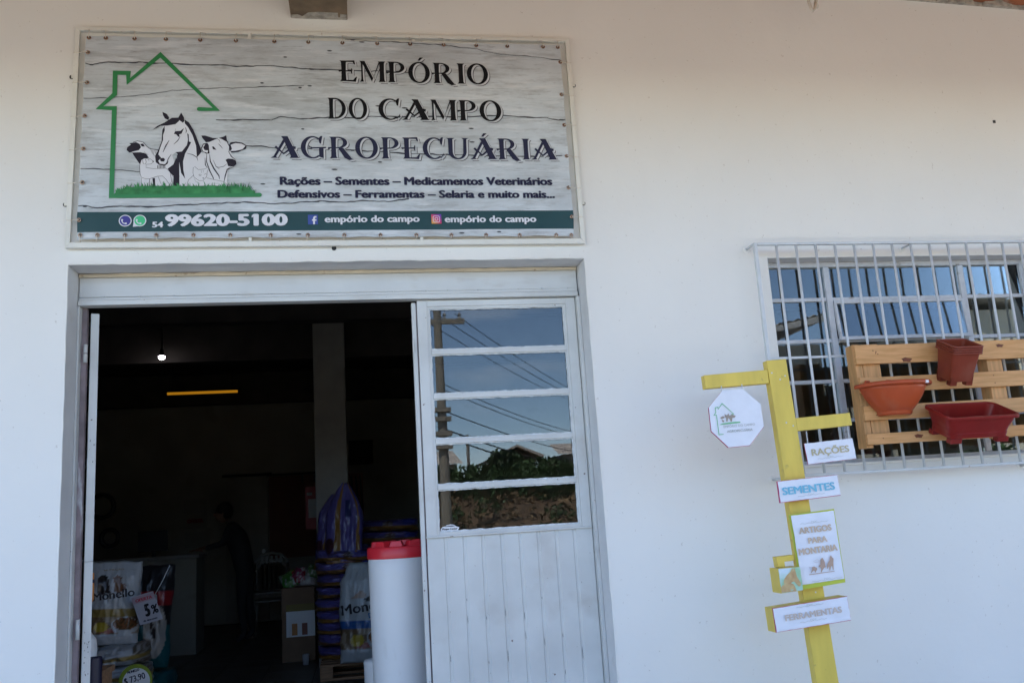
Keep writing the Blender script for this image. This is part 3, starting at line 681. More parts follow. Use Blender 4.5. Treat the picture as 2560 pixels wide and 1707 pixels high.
# ------------------------------------------------------------------ the shop banner
YB0 = -.035
def banner_mats():
    m = bpy.data.materials.new('banner wood print'); m.use_nodes = True; N, Lk = nodes_of(m); b = N['Principled BSDF']; b.inputs['Roughness'].default_value = .42
    tc = N.new('ShaderNodeTexCoord')
    def noise_(scale, st, det=8, rough=.6):
        mp = N.new('ShaderNodeMapping'); mp.inputs['Scale'].default_value = st; Lk.new(tc.outputs['Object'], mp.inputs['Vector'])
        n = N.new('ShaderNodeTexNoise'); n.inputs['Scale'].default_value = scale; n.inputs['Detail'].default_value = det; n.inputs['Roughness'].default_value = rough
        Lk.new(mp.outputs[0], n.inputs['Vector']); return n.outputs['Fac']
    def ramp(src, lo, hi):
        r = N.new('ShaderNodeMapRange'); r.inputs['From Min'].default_value = lo; r.inputs['From Max'].default_value = hi; Lk.new(src, r.inputs['Value']); return r.outputs[0]
    def mix(fac, a, bb):
        x = N.new('ShaderNodeMix'); x.data_type = 'RGBA'; Lk.new(fac, x.inputs['Factor'])
        for k, v in (('A', a), ('B', bb)):
            if isinstance(v, tuple): x.inputs[k].default_value = (*v, 1)
            else: Lk.new(v, x.inputs[k])
        return x.outputs['Result']
    base = mix(ramp(noise_(1.7, (1, 1, 2.2), 5), .35, .65), (.47, .50, .51), (.62, .675, .705))
    base = mix(ramp(noise_(3.2, (1.0, 1, 6), 10, .72), .50, .72), base, (.33, .34, .335))
    base = mix(ramp(noise_(6, (1.3, 1, 15), 10, .75), .56, .74), base, (.17, .175, .18))
    base = mix(ramp(noise_(4, (1.0, 1, 8), 8, .7), .52, .72), base, (.74, .76, .77))
    sx = N.new('ShaderNodeSeparateXYZ'); Lk.new(tc.outputs['Object'], sx.inputs[0])
    def step(op, t):
        x = N.new('ShaderNodeMath'); x.operation = op; x.inputs[1].default_value = t; Lk.new(sx.outputs['Z'], x.inputs[0]); return x.outputs[0]
    mm = N.new('ShaderNodeMath'); mm.operation = 'MULTIPLY'; Lk.new(step('GREATER_THAN', 2.650), mm.inputs[0]); Lk.new(step('LESS_THAN', 2.743), mm.inputs[1])
    base = mix(mm.outputs[0], base, (.005, .048, .050))
    Lk.new(base, b.inputs['Base Color'])
    n = noise_(3.5, (1, 1, 1), 3); bp = N.new('ShaderNodeBump'); bp.inputs['Strength'].default_value = .25; bp.inputs['Distance'].default_value = .02
    Lk.new(n, bp.inputs['Height']); Lk.new(bp.outputs[0], b.inputs['Normal'])
    g = bpy.data.materials.new('green house outline'); g.use_nodes = True; N, Lk = nodes_of(g); b = N['Principled BSDF']; b.inputs['Roughness'].default_value = .42
    tc = N.new('ShaderNodeTexCoord'); sx = N.new('ShaderNodeSeparateXYZ'); r = N.new('ShaderNodeMapRange'); cr = N.new('ShaderNodeMix'); cr.data_type = 'RGBA'
    r.inputs['From Min'].default_value = 2.9; r.inputs['From Max'].default_value = 3.3
    cr.inputs['A'].default_value = (.03, .23, .075, 1); cr.inputs['B'].default_value = (.006, .13, .012, 1)  # paler green low down: printed gradient with some of the lighting painted in
    Lk.new(tc.outputs['Object'], sx.inputs[0]); Lk.new(sx.outputs['Z'], r.inputs['Value']); Lk.new(r.outputs[0], cr.inputs['Factor']); Lk.new(cr.outputs['Result'], b.inputs['Base Color'])
    return m, g
cloth_m, green_m = banner_mats()
crack_m = mat('printed crack', (.045, .048, .058), .45)
letterlight_m = mat('letter light edge', (.60, .62, .64), .45)
fbblue_m = mat('blue icon', (.035, .07, .30), .42); wagreen_m = mat('green icon', (.06, .52, .22), .42); phblue_m = mat('indigo icon', (.045, .035, .26), .42)
iconw_m = mat('icon white', (.70, .71, .75), .42)
grass_m = mat('printed grass', (.02, .17, .045), .45, var=.6, vscale=30, col2=(.05, .30, .09))
def arc(cx, cz, rx, rz, a0, a1, n=14): return [(cx+rx*math.cos(R(a0+(a1-a0)*i/n)), cz+rz*math.sin(R(a0+(a1-a0)*i/n))) for i in range(n+1)]
def ribbon(outer, inner): return [(outer[i], outer[i+1], inner[i+1], inner[i]) for i in range(len(outer)-1)]
def stem(x, w, z0=0, z1=1, s=.07, h=.05):
    a, b = x-w/2, x+w/2
    return [(a-s, z0), (b+s, z0), (b+s*.25, z0+h), (b, z0+h*2.2), (b-.01, (z0+z1)/2), (b, z1-h*2.2), (b+s*.25, z1-h), (b+s, z1), (a-s, z1), (a-s*.25, z1-h), (a, z1-h*2.2), (a+.01, (z0+z1)/2), (a, z0+h*2.2), (a-s*.25, z0+h)]
def glyph(c):
    """list of polygons in cap-height units, and the advance width"""
    if c in 'ÓÁ':
        g, w = glyph({'Ó': 'O', 'Á': 'A'}[c]); x = w/2
        return g+[[(x-.07, 1.09), (x+.02, 1.24), (x+.17, 1.24), (x+.02, 1.09)]], w
    if c == 'I': return [stem(.17, .20)], .36
    if c == 'E':
        return [stem(.17, .20)]+[[(.26, 1), (.62, 1.02), (.66, .80), (.60, .84), (.55, .93), (.26, .935)], [(.26, 0), (.66, -.02), (.72, .24), (.64, .19), (.56, .07), (.26, .065)],
                [(.26, .53), (.46, .53), (.50, .64), (.52, .64), (.52, .36), (.50, .36), (.46, .47), (.26, .47)], [(-.06, .53), (.08, .53), (.08, .47), (-.02, .45)]], .76
    if c == 'M':
        return [stem(.10, .08, s=.06), stem(.93, .20, s=.06), [(.0, 1), (.22, 1), (.56, .18), (.50, .02), (.13, .86)], [(.51, .04), (.57, .2), (.87, .99), (.82, 1.0)]], 1.10
    if c in 'PRDBO' and c != 'O' or c == 'P':
        r = [stem(.17, .20)]
        if c == 'D':
            o = arc(.34, .5, .55, .5, 90, -90, 22); i = arc(.34, .5, .36, .435, 90, -90, 22)
            return r+[[(.26, 1), (.34, 1), (.34, .935), (.26, .935)], [(.26, .065), (.34, .065), (.34, 0), (.26, 0)]]+ribbon(o, i), .96
        zc, rz = .73, .27
        o = arc(.34, zc, .38, rz, 90, -90, 18); i = arc(.34, zc, .21, rz-.055, 90, -90, 18)
        r += [[(.26, 1), (.34, 1), (.34, .945), (.26, .945)], [(-.06, .515), (.08, .515), (.08, .46), (-.04, .42)], [(.26, .515), (.34, .515), (.34, .46), (.26, .46)]]+ribbon(o, i)
        if c == 'R': return r+[[(.36, .46), (.55, .49), (.90, -.02), (.98, -.05), (.78, -.09), (.60, .02)]], .96
        return r, .80
    if c == 'O': return ribbon(arc(.46, .5, .46, .52, 0, 360, 36), arc(.46, .5, .27, .455, 0, 360, 36)), .98
    if c == 'C' or c == 'G':
        o = arc(.46, .5, .46, .52, 48, 312, 28); i = arc(.49, .5, .30, .455, 52, 308, 28)
        r = ribbon(o, i)+[[(.70, .90), (.78, 1.02), (.86, 1.03), (.80, .66), (.74, .70)]]
        if c == 'C': return r+[[(.70, .09), (.78, .13), (.88, .30), (.86, .18), (.74, .03)]], .93
        return r+[[(.40, .50), (1.0, .53), (1.0, .46), (.40, .44)], [(.72, .46), (.90, .46), (.90, .0), (.72, .06)]]+[list(q) for q in ribbon(arc(.40, .58, .09, .10, 180, 300, 6), arc(.40, .58, .05, .06, 180, 300, 6))], 1.06
    if c == 'U':
        o = arc(.44, .36, .38, .38, 180, 360, 20); i = arc(.46, .36, .22, .31, 180, 360, 20)
        return [[(-.02, 1), (.34, 1), (.25, .94), (.24, .36), (.06, .36), (.06, .94)], [(.62, 1), (.92, 1), (.83, .94), (.82, .36), (.68, .36), (.70, .94)]]+ribbon(o, i), .94
    if c == 'A':
        return [[(.36, 1), (.62, 1), (1.02, .06), (1.08, 0), (.68, 0), (.74, .08), (.44, .88)], [(.44, .86), (.50, .74), (.16, .06), (.24, 0), (-.06, 0), (.06, .08)],
                [(.15, .44), (.20, .52), (.46, .24), (.46, .16)], [(.46, .16), (.46, .24), (.80, .56), (.94, .52), (.92, .40), (.80, .44)], [(.10, .50), (.17, .56), (.26, .44), (.20, .38)]], 1.06
    return [], .5
def serif_word(s, x0, x1, z0, cap, Y, m, parent, off=(0, 0), name='lettering'):
    tot = 0; gl = []
    for c in s:
        g, w = glyph(c); gl.append((g, tot)); tot += w+.07
    k = (x1-x0)/(tot-.07); mb = MB(); e = 0
    for g, t in gl:
        for poly in g:
            e += 1; mb.flat([(x0+(t+x)*k+off[0], z0+z*cap+off[1]) for x, z in poly], Y-(e % 7)*.00003)
    return mb.build(name, m, parent)
def stroke(mb, pts, w, Y, taper=False):
    """a flat band of width w along pts"""
    n = len(pts); L = []; Rr = []
    for i, p in enumerate(pts):
        a = pts[max(i-1, 0)]; b = pts[min(i+1, n-1)]; dx, dz = b[0]-a[0], b[1]-a[1]; l = math.hypot(dx, dz) or 1
        ww = (w[i] if isinstance(w, (list, tuple)) else w)/2
        if taper: ww *= math.sin(math.pi*(i+.35)/(n-.3))
        L.append((p[0]-dz/l*ww, p[1]+dx/l*ww)); Rr.append((p[0]+dz/l*ww, p[1]-dx/l*ww))
    vs = [(x, Y, z) for x, z in L]+[(x, Y, z) for x, z in Rr]
    mb.add(vs, [(i, n+i, n+i+1, i+1) for i in range(n-1)])
def polyband(mb, pts, w, Y):
    """band with mitred corners and round ends (open path)"""
    n = len(pts); L = []; Rr = []
    for i, p in enumerate(pts):
        def d(a, b): l = math.hypot(b[0]-a[0], b[1]-a[1]); return ((b[0]-a[0])/l, (b[1]-a[1])/l)
        if i == 0: t = d(p, pts[1]); nn = (-t[1], t[0]); k = 1
        elif i == n-1: t = d(pts[-2], p); nn = (-t[1], t[0]); k = 1
        else:
            t0 = d(pts[i-1], p); t1 = d(p, pts[i+1]); nn = (-(t0[1]+t1[1]), t0[0]+t1[0]); l = math.hypot(*nn); nn = (nn[0]/l, nn[1]/l)
            k = min(1/max(.25, nn[0]*-t0[1]+nn[1]*t0[0]), 1.75)
        L.append((p[0]+nn[0]*w/2*k, p[1]+nn[1]*w/2*k)); Rr.append((p[0]-nn[0]*w/2*k, p[1]-nn[1]*w/2*k))
    mb.add([(x, Y, z) for x, z in L]+[(x, Y, z) for x, z in Rr], [(i, n+i, n+i+1, i+1) for i in range(n-1)])
    for q, e in ((0, -.00002), (n-1, -.00004)):
        mb.flat([(pts[q][0]+w/2*math.cos(a*math.pi/6), pts[q][1]+w/2*math.sin(a*math.pi/6)) for a in range(12)], Y+e)
def rough_line(pts, k=9, amp=.003):
    out = []
    for i in range(len(pts)-1):
        for j in range(k):
            t = j/k; x = pts[i][0]+(pts[i+1][0]-pts[i][0])*t; z = pts[i][1]+(pts[i+1][1]-pts[i][1])*t
            out.append((x, z+amp*noise.noise(Vector((x*22, z*6, 1)))*1.6+random.uniform(-amp, amp)*.25))
    out.append(pts[-1]); return out

ban = thing('shop_banner', 'large vinyl banner with green house outline laced in a white frame above the door', 'banner', (-.05, -.02, 2.6))
def build_banner():
    # frame
    fo = [(-1.226, 3.646), (1.123, 3.662), (1.123, 2.576), (-1.240, 2.579)]
    fi = [(-1.206, 3.627), (1.102, 3.643), (1.101, 2.602), (-1.219, 2.604)]
    for i in range(4):
        j = (i+1) % 4; MB().prism([fo[i], fo[j], fi[j], fi[i]], -.030, -.010).build('frame_rail', frame_m, ban, bevel=.0015)
    for xa, xb in ((-.452, -.440), (.328, .342)):
        MB().prism([(xa-.003, 3.632), (xb, 3.632), (xb-.004, 2.6035), (xa-.006, 2.6035)], -.028, -.014).build('frame_post', frame_m, ban, bevel=.001)
    for x, z in ((-1.231, 3.406), (-1.243, 2.789), (1.128, 3.417), (1.128, 2.79)):
        MB().box(x-.012, x+.012, -.0105, -.0008, z-.008, z+.008).build('frame_tab', frame_m, ban)
    # cloth: grid with scalloped hem, slightly pulled by every cord
    tops = [-1.163, -1.09, -.964, -.825, -.671, -.509, -.332, -.173, -.012, .155, .315, .48, .642, .799, .982, 1.058]
    bots = [-1.175, -1.104, -.988, -.856, -.697, -.537, -.359, -.193, -.028, .138, .305, .47, .636, .799, .978, 1.053]
    lefts = [3.512, 3.362, 3.199, 3.040, 2.880, 2.704]; rights = [3.524, 3.348, 3.185, 3.022, 2.858, 2.708]
    def near(v, L):
        L = sorted(L); d = min(abs(v-q) for q in L); return min(d/.085, 1)
    nx, nz = 110, 56; vs = []
    for j in range(nz+1):
        t = j/nz
        for i in range(nx+1):
            s = i/nx
            xl = -1.181-.013*t+.004*near(3.6-t, lefts); xr = 1.073-.000*t-.004*near(3.6-t, rights)
            x = xl+(xr-xl)*s; zt = 3.600+.024*s-.004*near(x, tops); zb = 2.618-.006*s+.005*near(x, bots)
            z = zt+(zb-zt)*t; e = min(t, 1-t)*1.0; f = math.exp(-e*30); g = math.exp(-min(s, 1-s)*60)
            y = YB0+.0015-.0025*f*math.sin(x*23)-.002*g*math.sin(z*21)+.0012
            vs.append((x, y, z))
    fs = [(j*(nx+1)+i, (j+1)*(nx+1)+i, (j+1)*(nx+1)+i+1, j*(nx+1)+i+1) for j in range(nz) for i in range(nx)]
    # keep object space equal to world so that the print lies where it is measured
    cl = MB().add(vs, fs)
    me = bpy.data.meshes.new('cloth'); M = wmat(ban); me.from_pydata(cl.v, [], cl.f); me.materials.append(cloth_m); me.shade_smooth()
    o = bpy.data.objects.new('cloth', me); COL.objects.link(o); o.parent = ban; o.matrix_basis = M.inverted(); WM[o.name] = Matrix.Identity(4)
    # grommets and cords
    src = None
    def grom(x, z, dx, dz):
        nonlocal src
        g = MB().torus((x, YB0-.004, z), .0072, .0028, n=16, k=8)
        gg = g.build('grommet', brass_m, ban, smooth=True, at=(x, YB0, z)) if src is None else rep(src[0], ban, (x-src[1], 0, z-src[2]))
        if src is None: src = (gg, x, z)
        MB().disc(x, YB0-.0025, z, [(.0052, 0), (.0055, 0)], 12).build('hole', ink_m, gg)
        ex, ez = x+dx, z+dz
        MB().tube([(x, YB0-.004, z), (x+dx*.1, YB0-.010, z+dz*.15), (ex, -.034, ez)], .0018, 6).build('cord', cord_m, ban, smooth=True)
        nx_, nz_ = (1 if dz else 0), (1 if dx else 0)
        MB().tube([(ex-.0022*nx_, -.0335, ez-.0022*nz_), (ex-.0022*nx_+(.006 if dx > 0 else -.006 if dx < 0 else 0)*0, -.0335, ez-.0022*nz_)]+[(ex, -.0345, ez)], .002, 6).build('knot', cord_m, ban)
        # loop round the rail
        w = .0215
        ax = (math.copysign(w, dx), 0) if dx else (0, math.copysign(w, dz))
        MB().tube([(ex, -.0325, ez), (ex+ax[0], -.0325, ez+ax[1]), (ex+ax[0], -.008, ez+ax[1])], .0014, 5).build('cord', cord_m, ban)
    for i, x in enumerate(tops):
        z = 3.585+.02*(x+1.16)/2.2; grom(x, z, random.uniform(-.004, .004), (3.628+.016*(x+1.2)/2.3)-z)
    for x in bots: z = 2.635-.019*(x+1.17)/2.2; grom(x, z, random.uniform(-.004, .004), 2.603-z)
    for i, z in enumerate(lefts): x = (-1.166, -1.166, -1.172, -1.173, -1.173, -1.182)[i]; grom(x, z, -1.207-.010*(3.6-z)-x, random.uniform(-.003, .003))
    for i, z in enumerate(rights): x = (1.065, 1.058, 1.060, 1.060, 1.057, 1.062)[i]; grom(x, z, 1.101-x, random.uniform(-.003, .003))
    # printed cracks between the planks
    Y1 = YB0-.0006
    mb = MB()
    C1 = [(-1.176,3.46),(-1.148,3.454),(-1.092,3.468),(-.958,3.469),(-.823,3.468),(-.68,3.463),(-.59,3.468),(-.493,3.462),(-.352,3.47),(-.239,3.461),(-.146,3.456),(-.008,3.458),(.083,3.452),(.201,3.456),(.304,3.449)]
    C2 = [(-1.178,3.285),(-1.068,3.291),(-.929,3.306),(-.795,3.331),(-.645,3.346),(-.493,3.353),(-.354,3.362),(-.198,3.371)]
    C3 = [(.0,3.615),(.15,3.612),(.311,3.608),(.461,3.601),(.506,3.596),(.613,3.589),(.765,3.562),(.881,3.555),(1.068,3.539)]
    C4 = [(-.60,3.188),(-.42,3.192),(-.35,3.193),(-.308,3.208),(-.224,3.201),(-.125,3.206),(-.025,3.212),(.018,3.208),(.163,3.22),(.295,3.217),(.593,3.225),(.745,3.232),(.898,3.226),(.976,3.225),(1.033,3.21),(1.069,3.218)]
    C5 = [(-.56,3.066),(-.421,3.061),(-.345,3.055),(-.213,3.05),(-.086,3.05),(.014,3.045),(.186,3.037),(.287,3.03),(.434,3.027),(.733,3.021),(.961,3.019),(1.039,3.026)]
    C6 = [(-1.183,2.949),(-1.06,2.944),(-.93,2.933)]
    C7 = [(-1.188,2.769),(-1.153,2.772),(-1.108,2.761),(-1.024,2.768),(-.894,2.764),(-.763,2.775),(-.67,2.777),(-.563,2.782),(-.475,2.787),(-.339,2.779),(-.222,2.786),(-.139,2.792),(-.025,2.787),(.063,2.795),(.177,2.789),(.278,2.802)]
    for C, w in ((C1, .0062), (C2, .0034), (C3, .0034), (C4, .0055), (C5, .005), (C6, .004), (C7, .006)):
        p = rough_line(C); ww = [w*(.55+1.5*abs(noise.noise(Vector((q[0]*14, w*300, 2))))) for q in p]; stroke(mb, p, ww, Y1)
    for i, (x, z) in enumerate([(-.074,3.554),(-.283,3.515),(-.171,3.369),(-.216,3.359),(-.207,3.149),(-.065,2.948),(.148,2.986),(.594,3.162),(.037,3.615),(.081,3.605),(-.234,2.632),(-.391,3.379),(.15,3.272),(.275,3.264),(-.392,2.875),(.594,3.092),(-1.15,3.452),(-.16,3.455),(-.15,2.789),(-1.16,2.768),(1.05,3.214),(.02,3.044),(.52,2.632),(.7,2.636)]):
        l = random.uniform(.008, .016); mb.flat([(x-l, z), (x-l*.3, z-.0035), (x+l*.6, z-.003), (x+l, z+.001), (x+l*.2, z+.0035), (x-l*.5, z+.003)], Y1-.0001)
    tag(mb.build('printed_cracks', crack_m, ban), kind='stuff')
    # name in three lines, each letter with a light and dark offset edge
    for s, x0, x1, z0, cap, m in (('EMPÓRIO', -.029, .700, 3.396, .108, ink_m), ('DO', -.089, .102, 3.202, .107, ink_m), ('CAMPO', .150, .755, 3.202, .107, ink_m), ('AGROPECUÁRIA', -.349, 1.012, 3.003, .108, navy_m)):
        serif_word(s, x0, x1, z0, cap, Y1-.0004, inkgrey_m, ban, (.0105, -.0085), 'letter_shadow')
        serif_word(s, x0, x1, z0, cap, Y1-.0008, letterlight_m, ban, (.0078, -.0062), 'letter_edge')
        serif_word(s, x0, x1, z0, cap, Y1-.0013, m, ban)
    text('Rações – Sementes – Medicamentos Veterinários', (-.316, 2.870), (.979, 2.871), .041, Y1-.0008, navy_m, ban, bold=.085)
    text('Defensivos – Ferramentas – Selaria e muito mais...', (-.327, 2.807), (.987, 2.805), .039, Y1-.0008, navy_m, ban, bold=.085)
    text('54', (-.875, 2.668), (-.827, 2.668), .027, Y1-.0008, iconw_m, ban, bold=.09)
    text('99620-5100', (-.820, 2.672), (-.282, 2.673), .058, Y1-.0008, iconw_m, ban, bold=.11)
    text('empório do campo', (-.116, 2.687), (.324, 2.687), .034, Y1-.0008, iconw_m, ban, bold=.07)
    text('empório do campo', (.442, 2.684), (.886, 2.683), .034, Y1-.0008, iconw_m, ban, bold=.07)
    MB().flat([(-.4330, 2.7300), (-.4330, 2.717), (-.4425, 2.7120), (-.4425, 2.7215), (-.4345, 2.7300)], Y1-.0013).build('digit_flag', iconw_m, ban)
    # icons
    def disc(cx, cz, r, y, m, name, n=24, tail=False):
        p = [(cx+r*math.cos(2*math.pi*k/n), cz+r*math.sin(2*math.pi*k/n)) for k in range(n)]
        if tail: p = [q for q in p if not (q[0] < cx-.35*r and q[1] < cz-.35*r)]; p.append((cx-r*1.05, cz-r*1.05)); p.sort(key=lambda q: math.atan2(q[1]-cz, q[0]-cx))
        return MB().flat(p, y).build(name, m, ban)
    for cx, m, t in ((-.989, phblue_m, False), (-.927, wagreen_m, True)):
        disc(cx, 2.7005, .0275, Y1-.0008, iconw_m, 'icon', tail=t); disc(cx, 2.7005, .0232, Y1-.0012, m, 'icon')
        mb = MB(); p = [(cx+.0135*math.cos(R(a)), 2.7005+.0135*math.sin(R(a))) for a in range(150, 301, 15)]
        stroke(mb, p, [.006, .0095, .007, .004, .004, .004, .004, .004, .007, .0095, .006], Y1-.0016); mb.build('handset', iconw_m, ban)
    MB().box(-.1915, -.1460, Y1-.0010, Y1-.0006, 2.678, 2.7245).build('icon', fbblue_m, ban)
    mb = MB(); mb.flat([(-.168, 2.6785), (-.160, 2.6785), (-.160, 2.6955), (-.1535, 2.6955), (-.1525, 2.7025), (-.160, 2.7025), (-.160, 2.7075), (-.158, 2.7105), (-.1525, 2.7105), (-.1525, 2.7180), (-.161, 2.7180), (-.1665, 2.7140), (-.168, 2.7090), (-.168, 2.7025), (-.173, 2.7025), (-.173, 2.6955), (-.168, 2.6955)], Y1-.0014); mb.build('icon_letter', iconw_m, ban)
    im = bpy.data.materials.new('camera icon gradient'); im.use_nodes = True; N, Lk = nodes_of(im); tc = N.new('ShaderNodeTexCoord'); g = N.new('ShaderNodeTexGradient'); mp = N.new('ShaderNodeMapping'); cr = N.new('ShaderNodeValToRGB')
    mp.inputs['Rotation'].default_value = (0, R(0), 0); g.gradient_type = 'DIAGONAL'
    sx = N.new('ShaderNodeSeparateXYZ'); cx_ = N.new('ShaderNodeCombineXYZ'); Lk.new(tc.outputs['Generated'], sx.inputs[0]); Lk.new(sx.outputs['X'], cx_.inputs['X']); Lk.new(sx.outputs['Z'], cx_.inputs['Y']); Lk.new(cx_.outputs[0], g.inputs[0]); Lk.new(g.outputs['Fac'], cr.inputs[0])
    el = cr.color_ramp.elements; el[0].position = .1; el[0].color = (.75, .38, .08, 1); el[1].position = .95; el[1].color = (.10, .03, .42, 1); e = el.new(.5); e.color = (.62, .04, .16, 1)
    Lk.new(cr.outputs[0], N['Principled BSDF'].inputs['Base Color'])
    MB().box(.3795, .4265, Y1-.0010, Y1-.0006, 2.678, 2.7245).build('icon', im, ban)
    mb = MB(); q = []
    for sx_, sz_, a in ((1, 1, 0), (-1, 1, 90), (-1, -1, 180), (1, -1, 270)):
        for k in range(4): q.append((.403+sx_*.009+.006*math.cos(R(a+30*k)), 2.701+sz_*.009+.006*math.sin(R(a+30*k))))
    stroke(mb, q+[q[0]], .0026, Y1-.0014); c = [(.403+.0072*math.cos(R(a)), 2.701+.0072*math.sin(R(a))) for a in range(0, 361, 30)]; stroke(mb, c, .0026, Y1-.0015)
    mb.flat([(.4125, 2.7085), (.4125, 2.7108), (.4102, 2.7108), (.4102, 2.7085)], Y1-.0015); mb.build('icon_outline', iconw_m, ban)
    # green outline of a house
    mb = MB(); polyband(mb, [(-.675, 3.2415), (-.5985, 3.2415), (-.849, 3.510), (-.988, 3.372), (-.988, 3.415), (-1.046, 3.415), (-1.046, 3.309), (-1.110, 3.2405), (-1.046, 3.2395), (-1.050, 2.817), (-.407, 2.822)], .0205, Y1-.0006)
    mb.build('house_outline', green_m, ban)
    # animals, drawn in the units of a traced layout and mapped onto the cloth
    def A(px, py): return (.0003115*px+.000003*py-1.12505, .0000024*px-.00034768*py+3.2229)
    def poly(pts, m, k, name): MB().flat([A(*p) for p in pts], Y1-.0004-k*.00012).build(name, m, ban)
    def lines(L, m, k, name='outline'):
        mb = MB()
        for i, (pts, w, tp) in enumerate(L): stroke(mb, [A(*p) for p in pts], w*.00031, Y1-.0004-k*.00012-(i % 5)*.00002, tp)
        mb.build(name, m, ban)
    ch = mat('animal ink', (.030, .026, .038), .6, spec=.15)
    # sheep
    poly([(500,560),(520,430),(580,412),(660,430),(740,515),(870,540),(1060,600),(1130,820),(1080,880),(1060,1040),(620,1040),(640,800),(560,650)], animal_m, 0, 'sheep_body')
    poly([(430,540),(440,500),(490,465),(465,445),(500,440),(560,430),(610,455),(630,500),(600,540),(520,560),(470,576)], ch, 1, 'sheep_face')
    poly([(505,575),(620,570),(700,590),(740,650),(660,660),(620,745),(560,660)], ch, 2, 'sheep_neck'); poly([(615,455),(660,450),(682,490),(640,490)], ch, 2, 'sheep_ear')
    poly([(1000,800),(1080,740),(1120,640),(1160,760),(1170,1040),(1080,1040),(1085,900),(1040,860)], ch, 2, 'sheep_flank')
    poly([(790,930),(825,930),(830,1050),(800,1050)], ch, 2, 'sheep_leg')
    lines([([(520,430),(580,412),(660,430),(700,480),(745,518),(870,540)], 9, 0)]+[([(760+i*16,525),(790+i*13,590+(i % 3)*20)], 6, 1) for i in range(7)]+[([(640+i*14,600+i*5),(680+i*10,560+i*8)], 5, 1) for i in range(6)]+[([(860+i*20,750),(862+i*20,800)], 9, 0) for i in range(6)], ch, 3)
    # horse
    poly([(930,205),(960,180),(1170,90),(1250,120),(1400,350),(1440,500),(1500,600),(1500,1040),(1160,1040),(1130,560),(1050,620),(990,720),(900,745),(850,700),(850,620),(900,480),(930,400)], animal_m, 4, 'horse_head')
    poly([(925,2),(985,30),(1020,80),(1010,118),(960,95),(935,50)], ch, 5, 'horse_ear'); poly([(1150,80),(1190,10),(1230,80),(1235,130),(1215,155),(1160,115)], ch, 5, 'horse_ear')
    poly([(785,260),(850,205),(960,150),(1060,85),(1160,82),(1160,130),(1110,175),(1000,195),(900,200)], ch, 6, 'forelock')
    poly([(1240,110),(1300,150),(1360,250),(1400,340),(1440,450),(1480,560),(1440,610),(1410,640),(1400,480),(1350,330),(1290,220),(1240,160)], ch, 6, 'mane')
    poly([(925,260),(955,200),(960,260),(935,330),(935,400),(895,510),(870,600),(910,650),(870,690),(890,730),(960,740),(1010,690),(1000,730),(960,760),(880,745),(835,710),(825,620),(860,560),(915,420)], ch, 7, 'muzzle_line')
    poly([(900,655),(945,650),(965,670),(950,700),(915,700),(895,685)], ch, 8, 'nostril')
    poly([(1110,570),(1200,560),(1270,470),(1285,400),(1275,300),(1295,320),(1300,420),(1330,430),(1290,510),(1245,590),(1215,700),(1220,820),(1245,940),(1190,860),(1160,700),(1135,590)], ch, 7, 'jaw_shade')
    poly([(1085,310),(1110,275),(1180,270),(1230,230),(1195,310),(1160,320),(1170,350),(1150,355),(1120,320)], ch, 7, 'horse_eye')
    poly([(1130,600),(1160,640),(1165,1040),(1100,1040),(1130,880)], ch, 6, 'neck_shade')
    lines([([(1175,350),(1140,410),(1085,460)], 12, 1), ([(1020,405),(975,480),(935,570)], 16, 1), ([(1250,220),(1265,270),(1255,300)], 12, 1), ([(1270,585),(1350,605),(1410,640),(1425,690)], 12, 1), ([(1050,600),(1010,660),(985,720)], 12, 1), ([(1110,240),(1105,290)], 5, 1)], ch, 9)
    # cow
    poly([(1560,430),(1650,370),(1760,375),(1850,410),(1880,490),(1890,570),(1960,680),(1970,740),(1930,775),(1850,800),(1830,1040),(1420,1040),(1440,640),(1500,590),(1550,500)], animal_m, 8, 'cow_head')
    poly([(1475,335),(1530,335),(1640,370),(1720,370),(1590,425),(1540,430),(1490,370)], ch, 9, 'cow_horn'); poly([(1720,370),(1790,350),(1830,330),(1838,400),(1870,440),(1800,395)], ch, 9, 'cow_horn')
    poly([(1870,470),(1890,430),(1970,420),(2060,435),(2120,475),(2110,520),(2000,565),(1900,575),(1880,540)], ch, 9, 'cow_ear'); poly([(1890,465),(1960,440),(2050,450),(2105,480),(2060,530),(1960,550),(1890,555),(1910,520)], animal_m, 10, 'cow_ear_inside')
    poly([(1470,510),(1500,450),(1560,440),(1580,470),(1590,590),(1540,590),(1490,560)], ch, 9, 'cow_ear'); poly([(1482,520),(1505,465),(1530,460),(1500,500),(1520,540),(1570,545),(1560,580),(1500,560)], animal_m, 10, 'cow_ear_inside')
    poly([(1815,680),(1850,660),(1920,665),(1965,690),(1970,740),(1930,775),(1850,765),(1840,720)], ch, 10, 'cow_nose'); poly([(1625,490),(1650,490),(1690,538),(1640,530)], ch, 10, 'cow_eye')
    lines([([(1860,560),(1900,630),(1960,680)], 16, 1), ([(1760,375),(1840,420),(1875,490),(1870,560)], 12, 0), ([(1690,375),(1730,400),(1745,440)], 7, 1), ([(1715,450),(1745,480),(1780,520)], 10, 1), ([(1590,600),(1600,700),(1650,800),(1720,900),(1730,950)], 20, 1), ([(1550,580),(1545,700),(1590,830),(1640,930),(1650,975)], 16, 1), ([(1525,650),(1530,750),(1560,790)], 14, 1), ([(1680,770),(1720,785),(1790,770),(1840,730)], 9, 1), ([(1920,780),(1840,810),(1810,900),(1790,990)], 18, 1), ([(1640,680),(1680,770),(1730,810)], 8, 1), ([(1850,800),(1900,770)], 8, 1)], ch, 11)
